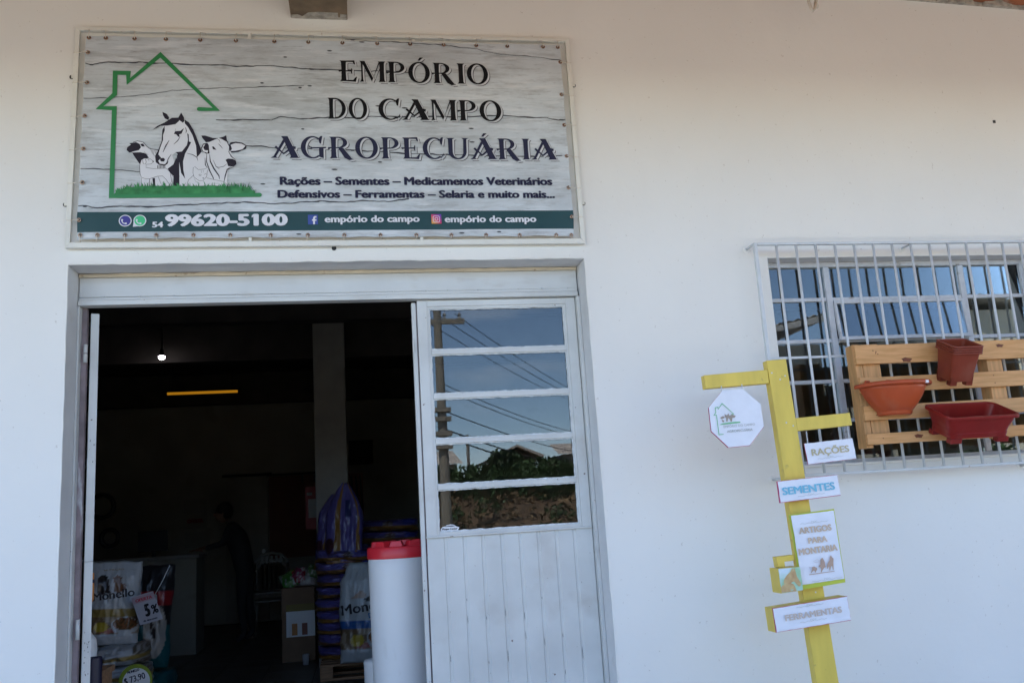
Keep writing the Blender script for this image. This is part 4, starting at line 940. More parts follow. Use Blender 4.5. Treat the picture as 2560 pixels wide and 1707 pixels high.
    # dog and cat
    poly([(620,870),(620,740),(635,680),(680,655),(760,665),(810,700),(770,735),(705,740),(700,780),(800,800),(980,795),(1035,850),(1060,1040),(1010,1010),(940,905),(850,910),(750,940),(740,1040),(720,1040),(700,940),(690,940),(690,1040),(640,1040)], animal_m, 12, 'dog_body')
    lines([([(620,870),(612,760),(635,680),(680,655),(760,665),(810,700),(770,735),(705,740),(700,785),(800,800),(980,795),(1035,850),(1060,990)], 5, 0), ([(620,870),(640,920),(700,940),(750,940),(860,905),(930,900),(980,950),(1020,1010)], 5, 0), ([(650,680),(665,730),(695,738),(705,700),(690,670)], 5, 0), ([(640,930),(640,1030)], 4, 0), ([(750,940),(752,1030)], 6, 0), ([(1035,850),(1080,910),(1130,925),(1170,905)], 5, 0), ([(870,910),(910,1010)], 4, 0)], ch, 13)
    poly([(785,690),(808,698),(798,712)], ch, 13, 'dog_nose'); poly([(728,675),(745,675),(740,686)], ch, 13, 'dog_eye')
    poly([(1355,860),(1360,790),(1380,772),(1430,815),(1510,810),(1575,785),(1555,850),(1545,920),(1650,955),(1780,985),(1840,1030),(1270,1040),(1290,960),(1370,895)], animal_m, 14, 'cat_body')
    lines([([(1355,860),(1358,790),(1380,772),(1430,815),(1510,808),(1578,783),(1555,850),(1548,910),(1500,965),(1440,970),(1370,920),(1355,860)], 5, 0), ([(1365,890),(1290,960),(1270,1030)], 5, 0), ([(1548,930),(1650,955),(1790,985),(1835,1030)], 5, 0), ([(1435,890),(1455,878),(1475,890),(1455,905),(1435,890)], 5, 0), ([(1515,885),(1530,872),(1548,880)], 5, 0), ([(1490,930),(1512,930),(1502,942),(1490,930)], 7, 0), ([(1470,820),(1475,860)], 5, 1), ([(1500,820),(1500,855)], 5, 1), ([(1370,940),(1400,985),(1450,1005)], 4, 1), ([(1620,1005),(1720,1008)], 4, 1)], ch, 15)
    # grass
    mb = MB(); mb.flat([A(*p) for p in ((270,1140),(330,1090),(430,1060),(700,1035),(1250,1040),(1700,1040),(2100,1060),(2230,1130),(2230,1146),(270,1150))], Y1-.0004-16*.00012)
    for i in range(420):
        x = random.uniform(290, 2230); ed = min((x-270)/160, (2260-x)/160, 1); b = 1140-random.uniform(0, 70)*ed; h = random.uniform(35, 110)*(.4+.6*ed); l = random.uniform(-45, 55); w = random.uniform(5, 11)
        a, c, d = A(x-w, b), A(x+w, b), A(x+l, b-h); m_ = A(x+l*.35+w*.6, b-h*.6)
        mb.add([(a[0], Y1-.0025-i*.000002, a[1]), (c[0], Y1-.0025-i*.000002, c[1]), (m_[0], Y1-.0025-i*.000002, m_[1]), (d[0], Y1-.0025-i*.000002, d[1])], [(0, 1, 2, 3)])
    tag(mb.build('printed_grass', grass_m, ban), kind='stuff')
build_banner()

# ------------------------------------------------------------------ yellow sign post with its boards
YP = -.45
post = thing('sign_post', 'leaning yellow wooden sign post with two arms and paper signs, left of the barred window', 'sign post', (1.93, YP+.03, -.11))
def lerp(a, b, t): return (a[0]+(b[0]-a[0])*t, a[1]+(b[1]-a[1])*t)
def sign_post():
    MB().prism([(1.783, 1.901), (1.875, 1.905), (1.9625, -.10), (1.862, -.10)], YP, YP+.045).build('post', yellow_m, post, bevel=.003)
    MB().prism([(1.487, 1.846), (1.782, 1.8605), (1.7835, 1.800), (1.489, 1.787)], YP+.001, YP+.040).build('arm', yellow_m, post, bevel=.0025)
    MB().prism([(1.8865, 1.643), (2.145, 1.656), (2.149, 1.600), (1.889, 1.5865)], YP+.001, YP+.040).build('arm', yellow_m, post, bevel=.0025)
    for x, z in ((1.80, 1.845), (1.86, 1.83), (1.835, 1.815), (1.84, 1.625), (1.87, 1.61), (1.885, 1.20), (1.88, .91)):
        MB().disc(x, YP-.0003, z, [(.0028, .0006), (.0036, 0)], 10).build('screw', steel_m, post)
    MB().box(1.78, 2.05, YP-.12, YP+.16, -.108, -.07).build('base_plate', yellow_m, post, bevel=.004)
    def board(pts, y0, y1, m, name, lbl=None):
        o = MB().prism(pts, y0, y1).build(name, m, post); 
        if lbl: o['label'] = lbl
        return o
    def paper_sheet(pts, y, parent, name='paper', amp=.0018, m=None):
        tl, tr, br, bl = pts; n = 22; vs = []
        for j in range(n+1):
            for i in range(n+1):
                p = lerp(lerp(tl, tr, i/n), lerp(bl, br, i/n), j/n)
                k = noise.noise(Vector((p[0]*19, p[1]*17, y*50)))*amp+amp*.8*math.exp(-((j/n-.93)/.04)**2)
                ed = .0012*noise.noise(Vector((p[0]*50, p[1]*50, 4)))
                vs.append((p[0]+(ed if i in (0, n) else 0), y-abs(amp)-k, p[1]+(ed if j in (0, n) else 0)))
        return MB().add(vs, [(j*(n+1)+i, (j+1)*(n+1)+i, (j+1)*(n+1)+i+1, j*(n+1)+i+1) for j in range(n) for i in range(n)]).build(name, m or paper_m, parent, smooth=True)
    tan = mat('tan lettering', (.60, .46, .34), .6); tan2 = mat('pale tan lettering', (.62, .52, .45), .6); blue = mat('sky blue lettering', (.18, .50, .66), .6); orn = mat('ornament ink', (.42, .45, .42), .6); brown = mat('brown print', (.48, .33, .25), .6)
    def ornament(p0, p1, y, parent):
        mb = MB(); pts = [lerp(p0, p1, i/20) for i in range(21)]; pts = [(p[0], p[1]+.0016*math.sin(i*1.3)) for i, p in enumerate(pts)]; stroke(mb, pts, .0011, y)
        c = lerp(p0, p1, .5)
        for s in (-1, 0, 1): stroke(mb, [(c[0]+s*.010+.004*math.cos(R(a)), c[1]+.004+.0028*math.sin(R(a))) for a in range(0, 300, 40)], .0009, y-.0001)
        mb.build('ornament', orn, parent)
    # SEMENTES
    b = board([(1.7435, 1.376), (2.022, 1.389), (2.0255, 1.301), (1.7455, 1.2855)], -.494, -.487, pinkedge_m, 'seeds_board')
    paper_sheet([(1.745, 1.3745), (2.0195, 1.3875), (2.0235, 1.3035), (1.748, 1.288)], -.4955, b)
    MB().box(1.82, 1.87, -.4865, -.4505, 1.31, 1.36).build('spacer', yellow_m, b)
    text('SEMENTES', (1.759, 1.3165), (2.001, 1.3275), .032, -.5012, blue, b, bold=.07)
    ornament((1.826, 1.307), (1.95, 1.315), -.5012, b)
    # ARTIGOS PARA MONTARIA
    b = board([(1.783, 1.234), (1.987, 1.247), (1.996, .9445), (1.799, .929)], -.494, -.482, lime_m, 'riding_board')
    paper_sheet([(1.786, 1.2305), (1.981, 1.2405), (1.990, .960), (1.800, .9485)], -.4955, b, amp=.003)
    text('ARTIGOS', (1.811, 1.1535), (1.960, 1.1605), .0255, -.5040, tan, b, bold=.07)
    text('PARA', (1.847, 1.1115), (1.934, 1.1155), .0245, -.5040, tan, b, bold=.07)
    text('MONTARIA', (1.799, 1.0675), (1.975, 1.0765), .0265, -.5040, tan, b, bold=.07)
    ornament((1.821, 1.194), (1.948, 1.200), -.5035, b); ornament((1.842, .958), (1.98, .967), -.5035, b)
    # riders with a lasso and a calf, a brown print
    def Q(px, py): return (.000409*px-.0000506*py+1.6598, -.0000284*px-.00036861*py+1.3174+.0+.0)
    mb = MB(); y = -.5042
    mb.flat([Q(530, 850), Q(805, 812), Q(805, 819), Q(530, 858)], y)
    for poly in ([(650,690),(672,668),(686,690),(700,720),(706,770),(690,780),(672,810),(665,828),(655,828),(660,790),(645,770),(630,768),(640,750),(650,745),(652,715)], [(755,660),(765,640),(775,660),(795,680),(792,720),(795,800),(787,802),(780,760),(765,762),(758,808),(750,808),(748,765),(735,770),(728,790),(722,788),(724,750),(735,720),(750,700)], [(560,770),(585,765),(612,780),(615,800),(605,812),(600,832),(594,832),(590,812),(572,808),(552,838),(546,838),(560,800)]):
        mb.flat([Q(*p) for p in poly], y-.0001)
    stroke(mb, [Q(*p) for p in ((645,700),(610,690),(575,710),(590,720),(640,712))], .0009, y-.0002); stroke(mb, [Q(*p) for p in ((555,775),(530,772),(535,790))], .0012, y-.0002)
    tag(mb.build('riders_print', brown, b), kind='stuff')
    # small horse picture on its box, and the bracket above it
    b = board([(1.687, 1.0225), (1.784, 1.0245), (1.785, .930), (1.690, .9245)], -.528, -.448, yellow_m, 'picture_box')
    MB().prism([(1.709, 1.0665), (1.789, 1.070), (1.789, 1.047), (1.7435, 1.045), (1.7445, 1.024), (1.7125, 1.024)], -.478, -.440).build('bracket', yellow_m, b, bevel=.0015)
    pm = add_layer(add_layer(mat('painted meadow', (.45, .66, .62), .5, var=.1, vscale=12, col2=(.30, .55, .30)), (.62, .74, .80), 9, .45, .6), (.25, .50, .22), 14, .58, .7)
    paper_sheet([(1.6875, 1.022), (1.7835, 1.024), (1.7845, .931), (1.6905, .9255)], -.5285, b, 'picture', .0008, pm)
    def H(px, py): return (.0004006*px-.000047*py+1.6450, -.0000289*px-.0003621*py+1.3141)
    hm = mat('horse print', (.48, .29, .13), .55, var=.3, vscale=40, col2=(.60, .45, .22)); h2 = mat('horse print dark', (.34, .15, .07), .55)
    mb = MB(); mb.flat([H(*p) for p in ((345,790),(352,776),(362,800),(376,776),(385,815),(400,870),(420,905),(447,945),(440,978),(420,980),(390,950),(370,925),(340,940),(300,950),(255,948),(262,905),(290,860),(330,820))], -.5306); mb.build('horse_picture', hm, b)
    mb = MB(); mb.flat([H(*p) for p in ((352,800),(372,830),(380,900),(362,915),(352,870))], -.5309); mb.flat([H(*p) for p in ((405,925),(447,945),(440,978),(420,980))], -.5309); mb.flat([H(*p) for p in ((235,1050),(230,985),(270,950),(330,940),(370,960),(400,1030))], -.5303); tag(mb.build('horse_shading', hm, b), kind='stuff')
    # FERRAMENTAS
    b = board([(1.6465, .8685), (1.981, .8915), (1.984, .795), (1.651, .7735)], -.518, -.448, yellow_m, 'tools_box')
    MB().prism([(1.6465, .8685), (1.981, .8915), (1.984, .795), (1.651, .7735)], -.5205, -.5182).build('backing', pinkedge_m, b)
    paper_sheet([(1.648, .867), (1.9795, .8898), (1.9822, .7970), (1.6525, .7755)], -.5207, b, amp=.0022)
    text('FERRAMENTAS', (1.694, .815), (1.947, .8305), .0245, -.5275, tan2, b, bold=.07)
    ornament((1.748, .8635), (1.868, .871), -.5268, b); ornament((1.757, .8045), (1.876, .8125), -.5268, b)
    # hanging signs
    o = thing('octagon_sign', 'white octagonal sign with green house drawing hanging from the left arm of the yellow post', 'sign', (1.607, -.455, 1.79))
    oc = [(1.561, 1.7765), (1.653, 1.779), (1.727, 1.710), (1.730, 1.612), (1.656, 1.535), (1.560, 1.531), (1.4905, 1.603), (1.4895, 1.704)]
    MB().prism([(x+.0012*(1 if x > 1.61 else -1), z-.0018) for x, z in oc], -.456, -.452).build('board', pinkedge_m, o)
    cx, cz = 1.609, 1.656; vs = [(cx, -.4585, cz)]; rings = 9
    for k in range(1, rings+1):
        for i in range(8):
            for q in range(4):
                p = lerp(oc[i], oc[(i+1) % 8], q/4); x, z = cx+(p[0]-cx)*k/rings, cz+(p[1]-cz)*k/rings
                vs.append((x, -.4582+.0011*noise.noise(Vector((x*25, z*12, 0)))-.0012*math.exp(-((z-1.552)/.004)**2), z))
    fs = [(0, 1+(i+1) % 32, 1+i) for i in range(32)]
    for k in range(rings-1):
        for i in range(32): fs.append((1+k*32+i, 1+k*32+(i+1) % 32, 1+(k+1)*32+(i+1) % 32, 1+(k+1)*32+i))
    MB().add(vs, fs).build('paper', paper_m, o, smooth=True)
    gp = mat('pale green pen', (.16, .50, .24), .6); mb = MB()
    polyband(mb, [(1.588, 1.6705), (1.5975, 1.6725), (1.550, 1.719), (1.5305, 1.696), (1.529, 1.704), (1.517, 1.702), (1.518, 1.681), (1.5075, 1.670), (1.5195, 1.670), (1.5215, 1.5865), (1.541, 1.5875)], .0030, -.4615); mb.build('house_outline', gp, o)
    mb = MB(); mb.flat([(1.527, 1.6275), (1.6235, 1.633), (1.624, 1.638), (1.60, 1.638), (1.56, 1.6355), (1.54, 1.633)], -.4615); mb.build('grass_line', gp, o)
    mb = MB(); an = mat('pale brown print', (.36, .30, .25), .6)
    for poly in ([(1.534, 1.658), (1.548, 1.665), (1.556, 1.660), (1.549, 1.654), (1.541, 1.652)], [(1.540, 1.650), (1.552, 1.646), (1.548, 1.638), (1.543, 1.641)], [(1.557, 1.675), (1.562, 1.668), (1.570, 1.670), (1.574, 1.676), (1.577, 1.666), (1.592, 1.670), (1.606, 1.663), (1.600, 1.656), (1.590, 1.655), (1.586, 1.640), (1.580, 1.640), (1.578, 1.650), (1.570, 1.656), (1.566, 1.640), (1.560, 1.642), (1.562, 1.655), (1.556, 1.662)]): mb.flat(poly, -.4616)
    tag(mb.build('animals_print', an, o), kind='stuff')
    gt = mat('faded lettering', (.42, .44, .42), .6)
    text('EMPÓRIO DO CAMPO', (1.546, 1.6145), (1.689, 1.619), .0095, -.4618, gt, o, bold=.0); text('AGROPECUÁRIA', (1.559, 1.593), (1.676, 1.597), .0105, -.4618, gt, o, bold=.03)
    def chain(x, z0, z1, par, n):
        for i in range(n):
            z = z0+(z1-z0)*(i+.5)/n; r = abs(z1-z0)/n*.62
            p = []
            for k in range(9):
                a = 2*math.pi*k/8; p.append((x+(r*.5*math.cos(a) if i % 2 else 0), -.455+(0 if i % 2 else r*.5*math.cos(a)), z+r*math.sin(a)))
            MB().tube(p, .0011, 5, cap=False).build('chain_link', steel_m, par)
    chain(1.5575, 1.795, 1.773, o, 3); chain(1.6525, 1.799, 1.773, o, 3)
    o = thing('feed_sign', 'small white sign reading RAÇÕES hanging from the right arm of the yellow post', 'sign', (2.02, -.455, 1.58))
    q = [(1.907, 1.5295), (2.1355, 1.5425), (2.1415, 1.4535), (1.9145, 1.4395)]
    MB().prism(q, -.456, -.452).build('board', pinkedge_m, o)
    paper_sheet([(1.9068, 1.530), (2.1358, 1.543), (2.1418, 1.4545), (1.9142, 1.4405)], -.4562, o, amp=.0014)
    text('RAÇÕES', (1.9345, 1.4755), (2.1125, 1.4855), .0285, -.4612, mat('olive lettering', (.54, .47, .29), .6), o, bold=.055)
    ornament((1.96, 1.461), (2.08, 1.469), -.4608, o)
    chain(1.925, 1.583, 1.525, o, 8); chain(2.122, 1.597, 1.538, o, 8)
sign_post()

# ------------------------------------------------------------------ pallet with flower pots on the grille
pal = thing('hanging_pallet', 'light pine pallet hung on the window grille and carrying plastic flower pots', 'pallet', (3.0, -.18, 1.52))
def pallet_on_grille():
    X0, X1 = 2.352, 3.72
    for i, (a, b, c, d) in enumerate(((1.905, 1.995, 1.905, 2.000), (1.768, 1.840, 1.771, 1.848), (1.637, 1.704, 1.642, 1.717), (1.524, 1.574, 1.528, 1.583))):
        x0 = X0+(-.004, .001, 0, -.002)[i]
        o = MB().prism([(x0, a), (X1, c+.004), (X1, d+.004), (x0, b)], -.222, -.202-.001*i).build('slat', wood_m, pal, bevel=.002)
    for x, w in ((2.393, .092), (3.055, .085), (3.60, .09)):
        MB().prism([(x, 1.526), (x+w, 1.527), (x+w-.004, 2.004), (x-.001, 2.003)], -.198, -.125).build('stringer', woodv_m, pal, bevel=.002)
    MB().prism([(2.356, 1.51), (2.391, 1.51), (2.390, 2.004), (2.355, 2.004)], -.1975, -.125).build('stringer', woodv_m, pal, bevel=.002)
    for x, z in ((2.44, 1.968), (2.455, 1.962), (2.452, 1.955), (2.463, 1.951), (2.43, 1.551), (2.414, 1.66), (3.06, 1.827), (3.062, 1.79), (2.615, 1.553), (3.30, 1.96), (3.03, 1.552)):
        MB().disc(x, -.2225, z, [(.0026, .0006), (.003, 0)], 8).build('nail', knot_m, pal)
    for x, z, s in ((2.61, 1.9185, .026), (3.12, 1.972, .02), (2.614, 1.553, .022), (3.02, 1.555, .008), (2.90, 1.80, .012)):
        p = [(x+s*math.cos(2*math.pi*k/14)*(1+.25*math.sin(k*2.3)), z+s*.42*math.sin(2*math.pi*k/14)*(1+.2*math.sin(k*1.7))) for k in range(14)]
        MB().flat([(a, b) for a, b in p], -.2232).build('knot', knot_m, pal)
pallet_on_grille()
def half_pot():
    cx, cz, yb = 2.497, 1.812, -.226; t = thing('half_round_pot', 'orange terracotta half round wall pot with a white price tag on its rim', 'flower pot', (cx, yb, cz), group='plastic flower pots on the pallet')
    def shell(prof, name, th=None):
        mb = MB(); n = 34; vs = []
        for rx, ry, z in prof:
            for k in range(n+1):
                a = math.pi+math.pi*k/n; e = .82
                ca, sa = math.cos(a), math.sin(a)
                vs.append((cx+rx*math.copysign(abs(ca)**e, ca), yb-.002-ry*abs(sa)**e, z))
        fs = [(i*(n+1)+k, i*(n+1)+k+1, (i+1)*(n+1)+k+1, (i+1)*(n+1)+k) for i in range(len(prof)-1) for k in range(n)]
        return mb.add(vs, fs)
    body = shell([(.074, .055, 1.652), (.080, .062, 1.654), (.085, .067, 1.664), (.0835, .066, 1.672), (.087, .070, 1.674), (.110, .092, 1.70), (.135, .112, 1.735), (.153, .127, 1.77), (.163, .135, 1.795), (.158, .130, 1.795), (.130, .105, 1.735), (.08, .06, 1.675)], 'body')
    body.build('body', terra1_m, t, smooth=True)
    rim = shell([(.163, .135, 1.786), (.182, .150, 1.785), (.1845, .153, 1.790), (.183, .152, 1.800), (.178, .148, 1.804), (.160, .132, 1.804), (.158, .130, 1.795)], 'rim'); rim.build('rim', terra1_m, t, smooth=True)
    MB().box(cx-.13, cx+.13, yb-.003, yb-.001, 1.74, 1.80).build('back', terra1_m, t)
    for dx in (-.115, -.005, .092):
        MB().tube([(cx+dx-.012, yb-.006, 1.802), (cx+dx-.008, yb-.006, 1.820), (cx+dx+.008, yb-.006, 1.820), (cx+dx+.012, yb-.006, 1.802)], .006, 8).build('hook', terra1_m, t, smooth=True)
    g = MB().prism([(cx+.088, 1.786), (cx+.111, 1.785), (cx+.112, 1.798), (cx+.089, 1.799)], yb-.1385, yb-.1375); 
    g.v = [(x, y-.002, z) for x, y, z in g.v]; g.build('price_tag', white_m, t)
half_pot()
def rect_pot(name, label, cx, yb, zb, W_, D_, Hh, tilt, m, taper=.80, rimw=.012, foot=.02, grp='plastic flower pots on the pallet', wavy=0, round_=.03, skirt=False, rh=1., fw=.04):
    """tapered planter, opening up, tilted forward about its back top edge"""
    yb = yb-max(0, Hh*math.sin(tilt)-(D_-D_*taper)/2*math.cos(tilt))
    t = thing(name, label, 'flower pot', (cx, yb, zb), group=grp)
    def rr(w, d, z, off=0):
        pts = []; r = min(round_, w*.3, d*.3)
        for sx, sy, a0 in ((1, 1, 0), (-1, 1, 90), (-1, -1, 180), (1, -1, 270)):
            for k in range(6):
                a = R(a0+18*k); pts.append((sx*(w/2-r)+r*math.cos(a), -D_/2+sy*(d/2-r)+r*math.sin(a), z))
            if wavy:
                pass
        return pts
    def emit_(prof, nm, mt=m):
        vs = []; n = 24
        for w, d, z in prof: vs += rr(w, d, z)
        if wavy:
            vs = [(x, y, z+(wavy*math.sin(x*55+1)*(1 if abs(y+D_) < .03 else .3))) for x, y, z in vs]
        fs = [(i*n+k, (i+1)*n+k, (i+1)*n+(k+1) % n, i*n+(k+1) % n) for i in range(len(prof)-1) for k in range(n)]
        fs = [f[::-1] for f in fs]
        if nm in ('body', 'inside'): fs.append(tuple(range(n)) if nm == 'body' else tuple(range(n))[::-1])
        c, s = math.cos(tilt), math.sin(tilt)
        out = [(cx+x, yb+y*c-z*s, zb+z*c+y*s) for x, y, z in vs]
        return MB().add(out, fs).build(nm, mt, t, smooth=False, autosmooth=35)
    h = Hh; w2, d2 = W_*taper, D_*taper
    body = [(w2, d2, -h+foot), (W_-rimw*2, D_-rimw*2, -.012)] if not skirt else [(w2, d2, -h+foot), (w2+.004, d2+.004, -h+foot+.022), (w2-.004, d2-.004, -h+foot+.026), (W_-rimw*2.2, D_-rimw*2.2, -.03), (W_-rimw*2, D_-rimw*2, -.012)]
    emit_(body, 'body'); emit_([(W_-rimw*2, D_-rimw*2, -.014*rh), (W_-.002, D_-.002, -.013*rh), (W_, D_, -.006*rh), (W_-.003, D_-.003, 0), (W_-rimw*1.3, D_-rimw*1.3, .001), (W_-rimw*2, D_-rimw*2, -.004)], 'rim')
    emit_([(w2-.006, d2-.006, -h+foot+.004), (W_-rimw*2-.004, D_-rimw*2-.004, -.004)], 'inside')
    c, s = math.cos(tilt), math.sin(tilt)
    for sx in (-1, 1):
        for sy in (-1, 1):
            x0, x1 = sorted((sx*(w2/2-.001), sx*(w2/2-fw))); y0, y1 = sorted((-D_/2+sy*(d2/2-.001), -D_/2+sy*(d2/2-.032)))
            mb = MB().box(x0, x1, y0, y1, -h, -h+foot-.0006); sh = 6e-3*sx
            mb.v = [(cx+x, yb+y*c-z*s, zb+z*c+y*s) for x, y, z in mb.v]; mb.build('foot', m, t, bevel=.002)
    return t
for i in range(4):
    o = i*.0105; lab = ['top one of the four nested square brown pots', 'second pot from the top in the nested square stack', 'third pot from the top in the nested square stack', 'bottom pot with feet in the nested square stack'][i]
    rect_pot('square_pot', lab, 2.812, -.2255+o*math.sin(R(26)), 2.004-o*math.cos(R(26)), .160, .150, .165, R(26), terra2_m, taper=.74, round_=.018, rimw=.009, rh=.55, fw=.035)
rect_pot('planter_trough', 'dark red rectangular planter trough lowest on the pallet', 2.812, -.2255, 1.697, .375, .205, .135, R(25), terra3_m, taper=.80, wavy=.0020, round_=.035, rimw=.013, skirt=True, foot=.024, fw=.06)
rect_pot('planter_trough', 'red pot cut off by the right edge of the picture', 3.43, -.2255, 1.70, .26, .17, .14, R(17), terra3_m, taper=.78, rimw=.013)

# ------------------------------------------------------------------ inside the shop: drums, feed bags, shelves, a person
def drum():
    t = thing('lidded_drum', 'tall white plastic drum with a red screw lid standing just inside the door', 'drum', (.203, .62, 0))
    cx, cy = .2085, .62; k = 4.72/4.55
    MB().lathe(cx, cy, [(0, .004), (.148, .004), (.154, .02), (.160, .55), (.1665, 1.06), (.1665, 1.135), (.158, 1.142)], 48).build('body', drum_m, t, smooth=True)
    z0 = 1.133
    MB().lathe(cx, cy, [(.1665, z0), (.1715, z0+.002), (.1725, z0+.010), (.1715, z0+.050), (.166, z0+.057), (.150, z0+.058), (.146, z0+.046), (0, z0+.046)], 64).build('lid', red_m, t, autosmooth=40)
    for i in range(10):
        a = 2*math.pi*i/10+.10; ca, sa = math.cos(a), math.sin(a); mb = MB(); vs = []
        for (rr_, tw, z) in ((.152, .034, z0+.057), (.105, .034, z0+.057), (.105, .024, z0+.084), (.146, .024, z0+.084)):
            for s in (-1, 1): vs.append((cx+ca*rr_-sa*tw*s, cy+sa*rr_+ca*tw*s, z))
        mb.add(vs, [(0, 2, 3, 1), (2, 4, 5, 3), (4, 6, 7, 5), (6, 0, 1, 7), (0, 6, 4, 2), (1, 3, 5, 7)]).build('lid_lug', red_m, t, bevel=.002)
    t = thing('small_drum', 'small white tub beside the tall drum with the red lid', 'drum', (.115, .95, 0))
    MB().lathe(.115, .95, [(0, .002), (.105, .002), (.11, .58), (.112, .592), (.107, .605), (.0, .625)], 40).build('body', drum_m, t, smooth=True)
drum()
_PA = [0]
def print_mat(rough=.33):
    m = bpy.data.materials.new('printed plastic'); m.use_nodes = True; N, Lk = nodes_of(m); b = N['Principled BSDF']; b.inputs['Roughness'].default_value = rough
    a = N.new('ShaderNodeVertexColor'); a.layer_name = 'print'; Lk.new(a.outputs['Color'], b.inputs['Base Color'])
    tc = N.new('ShaderNodeTexCoord'); n = N.new('ShaderNodeTexNoise'); n.inputs['Scale'].default_value = 9; n.inputs['Detail'].default_value = 3
    bp = N.new('ShaderNodeBump'); bp.inputs['Strength'].default_value = .5; bp.inputs['Distance'].default_value = .03
    Lk.new(tc.outputs['Object'], n.inputs['Vector']); Lk.new(n.outputs['Fac'], bp.inputs['Height']); Lk.new(bp.outputs[0], b.inputs['Normal']); return m
print_m = print_mat()
def inpoly(x, y, P):
    c = False; j = len(P)-1
    for i in range(len(P)):
        if (P[i][1] > y) != (P[j][1] > y) and x < (P[j][0]-P[i][0])*(y-P[i][1])/(P[j][1]-P[i][1])+P[i][0]: c = not c
        j = i
    return c
def pillow(nu, nv, w, h, d, prof, paint, seed, wfun=None):
    """local geometry: x width, z up 0..h, thickness y; returns vertices, faces, colours and the front surface function"""
    def half(u, v):
        e = max(0., 1-abs(u)**3.2)**.55; return d/2*e*prof(v)*(1+.30*noise.noise(Vector((u*2.3+seed, v*4, seed)))+.16*noise.noise(Vector((u*7, v*9+seed, seed))))+.004
    def xw(u, v): return u*w/2*((wfun(v) if wfun else 1)+.07*noise.noise(Vector((seed*3.1, v*4, u)))+.03*noise.noise(Vector((seed, v*13, u*2))))
    vs, fs, cs = [], [], []
    for side in (-1, 1):
        for j in range(nv+1):
            for i in range(nu+1):
                u, v = -1+2*i/nu, j/nv; e = 1 if (0 < i < nu and 0 < j < nv) else 0
                vs.append((xw(u, v), side*half(u, v)*(1 if e else .25), h*v+.006*noise.noise(Vector((u*2, v*2, seed)))*(v > .9)*2)); cs.append(paint(u if side < 0 else -u, v))
    n = (nu+1)*(nv+1)
    for s in (0, 1):
        for j in range(nv):
            for i in range(nu):
                a = s*n+j*(nu+1)+i; f = (a, a+1, a+nu+2, a+nu+1); fs.append(f if s == 0 else f[::-1])
    for j in range(nv):
        for i in (0, nu): a, b = j*(nu+1)+i, (j+1)*(nu+1)+i; fs.append((a, b, b+n, a+n) if i == 0 else (b, a, a+n, b+n))
    for i in range(nu):
        for j in (0, nv): a, b = j*(nu+1)+i, j*(nu+1)+i+1; fs.append((a, b, b+n, a+n)[::-1] if j == 0 else (a, b, b+n, a+n))
    return vs, fs, cs, (lambda x, z: -half(max(-1, min(1, x/(w/2))), max(0, min(1, z/h)))-.003)
def bag_obj(t, geo, name='sack', mt=None):
    vs, fs, cs, yf = geo; me = bpy.data.meshes.new(name); me.from_pydata(vs, [], fs); me.materials.append(mt or print_m)
    ca = me.color_attributes.new('print', 'FLOAT_COLOR', 'POINT')
    ca.data.foreach_set('color', [c for col in cs for c in (*col, 1)]); me.shade_smooth(); me.update()
    o = bpy.data.objects.new(name, me); COL.objects.link(o); o.parent = t; WM[o.name] = wmat(t).copy(); return o
def ltext(t, s, x0, z0, x1, z1, cap, m, yf, bold=.1, par=None):
    """lettering given in the thing's own axes"""
    M = wmat(t); o = text(s, (x0, z0), (x1, z1), cap, 0, m, None, bold=bold, yf=yf)
    o.parent = par or t; o.matrix_basis = Matrix.Identity(4); WM[o.name] = M.copy(); return o
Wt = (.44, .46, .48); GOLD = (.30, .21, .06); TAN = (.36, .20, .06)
def paint_dogs(blue):
    def f(u, v):
        if .93 < v < .97 and abs(u) < .5: pass
        if not blue:
            for P, c in (([(-.62, .80), (-.45, .84), (-.25, .82), (-.2, .74), (-.15, .66), (-.05, .62), (-.5, .60), (-.62, .62)], (.03, .022, .02)), ([(-.05, .80), (.1, .83), (.28, .80), (.24, .74), (.45, .72), (.5, .66), (.2, .62), (.0, .63), (.02, .72)], (.16, .07, .03)), ([(-.55, .76), (-.4, .76), (-.42, .71), (-.52, .70)], (.14, .06, .03))):
                if inpoly(u, v, P): return c
        else:
            if inpoly(u, v, [(-.15, .62), (.3, .68), (.55, .74), (.62, .82), (.70, .75), (.78, .66), (.5, .645), (.1, .60)]): return (.025, .02, .02)
            if inpoly(u, v, [(-.55, .64), (-.3, .70), (-.15, .72), (.0, .66), (-.1, .63)]): return (.42, .30, .24)
        b0, b1 = (.335, .415) if blue else (.34, .43)
        if b0 < v < b1: return (.02, .10, .32) if blue else GOLD
        if .13 < v <= b0:
            if ((u-.52)/.44)**2+((v-.25)/.075)**2 < 1:
                n = noise.noise(Vector((u*16, v*40, 0))); return (.24, .10, .04) if n > 0 else (.10, .055, .02)
            if ((u-.52)/.52)**2+((v-.23)/.10)**2 < 1: return Wt
            if ((u+.35)/.26)**2+((v-.22)/.06)**2 < 1: return (.42, .30, .03)
            if ((u+.1)/.3)**2+((v-.17)/.03)**2 < 1: return (.30, .08, .06)
            n = noise.noise(Vector((u*4, v*11, 3))); return (.16, .10, .05) if n > -.05 else (.32, .25, .18)
        if .07 < v < .10 and abs(u) < .6 and not blue: return (.50, .5, .52)
        return Wt
    return f
def standing(name, label, cx, cy, z, w, h, d, rot, paint, seed, grp=None, prof=None, wf=None, nu=44, nv=64):
    t = thing(name, label, 'feed bag', (cx, cy, z), rot, group=grp)
    g = pillow(nu, nv, w, h, d, prof or (lambda v: min(1, .35+v*6)*(1-.78*max(0, (v-.72)/.28)**1.4)), paint, seed, wf)
    bag_obj(t, g); return t, g[3]
def S(p, Y0, Y1): k = (4.1+Y1)/(4.1+Y0); return (p[0]*k, 1.3+(p[1]-1.3)*k)
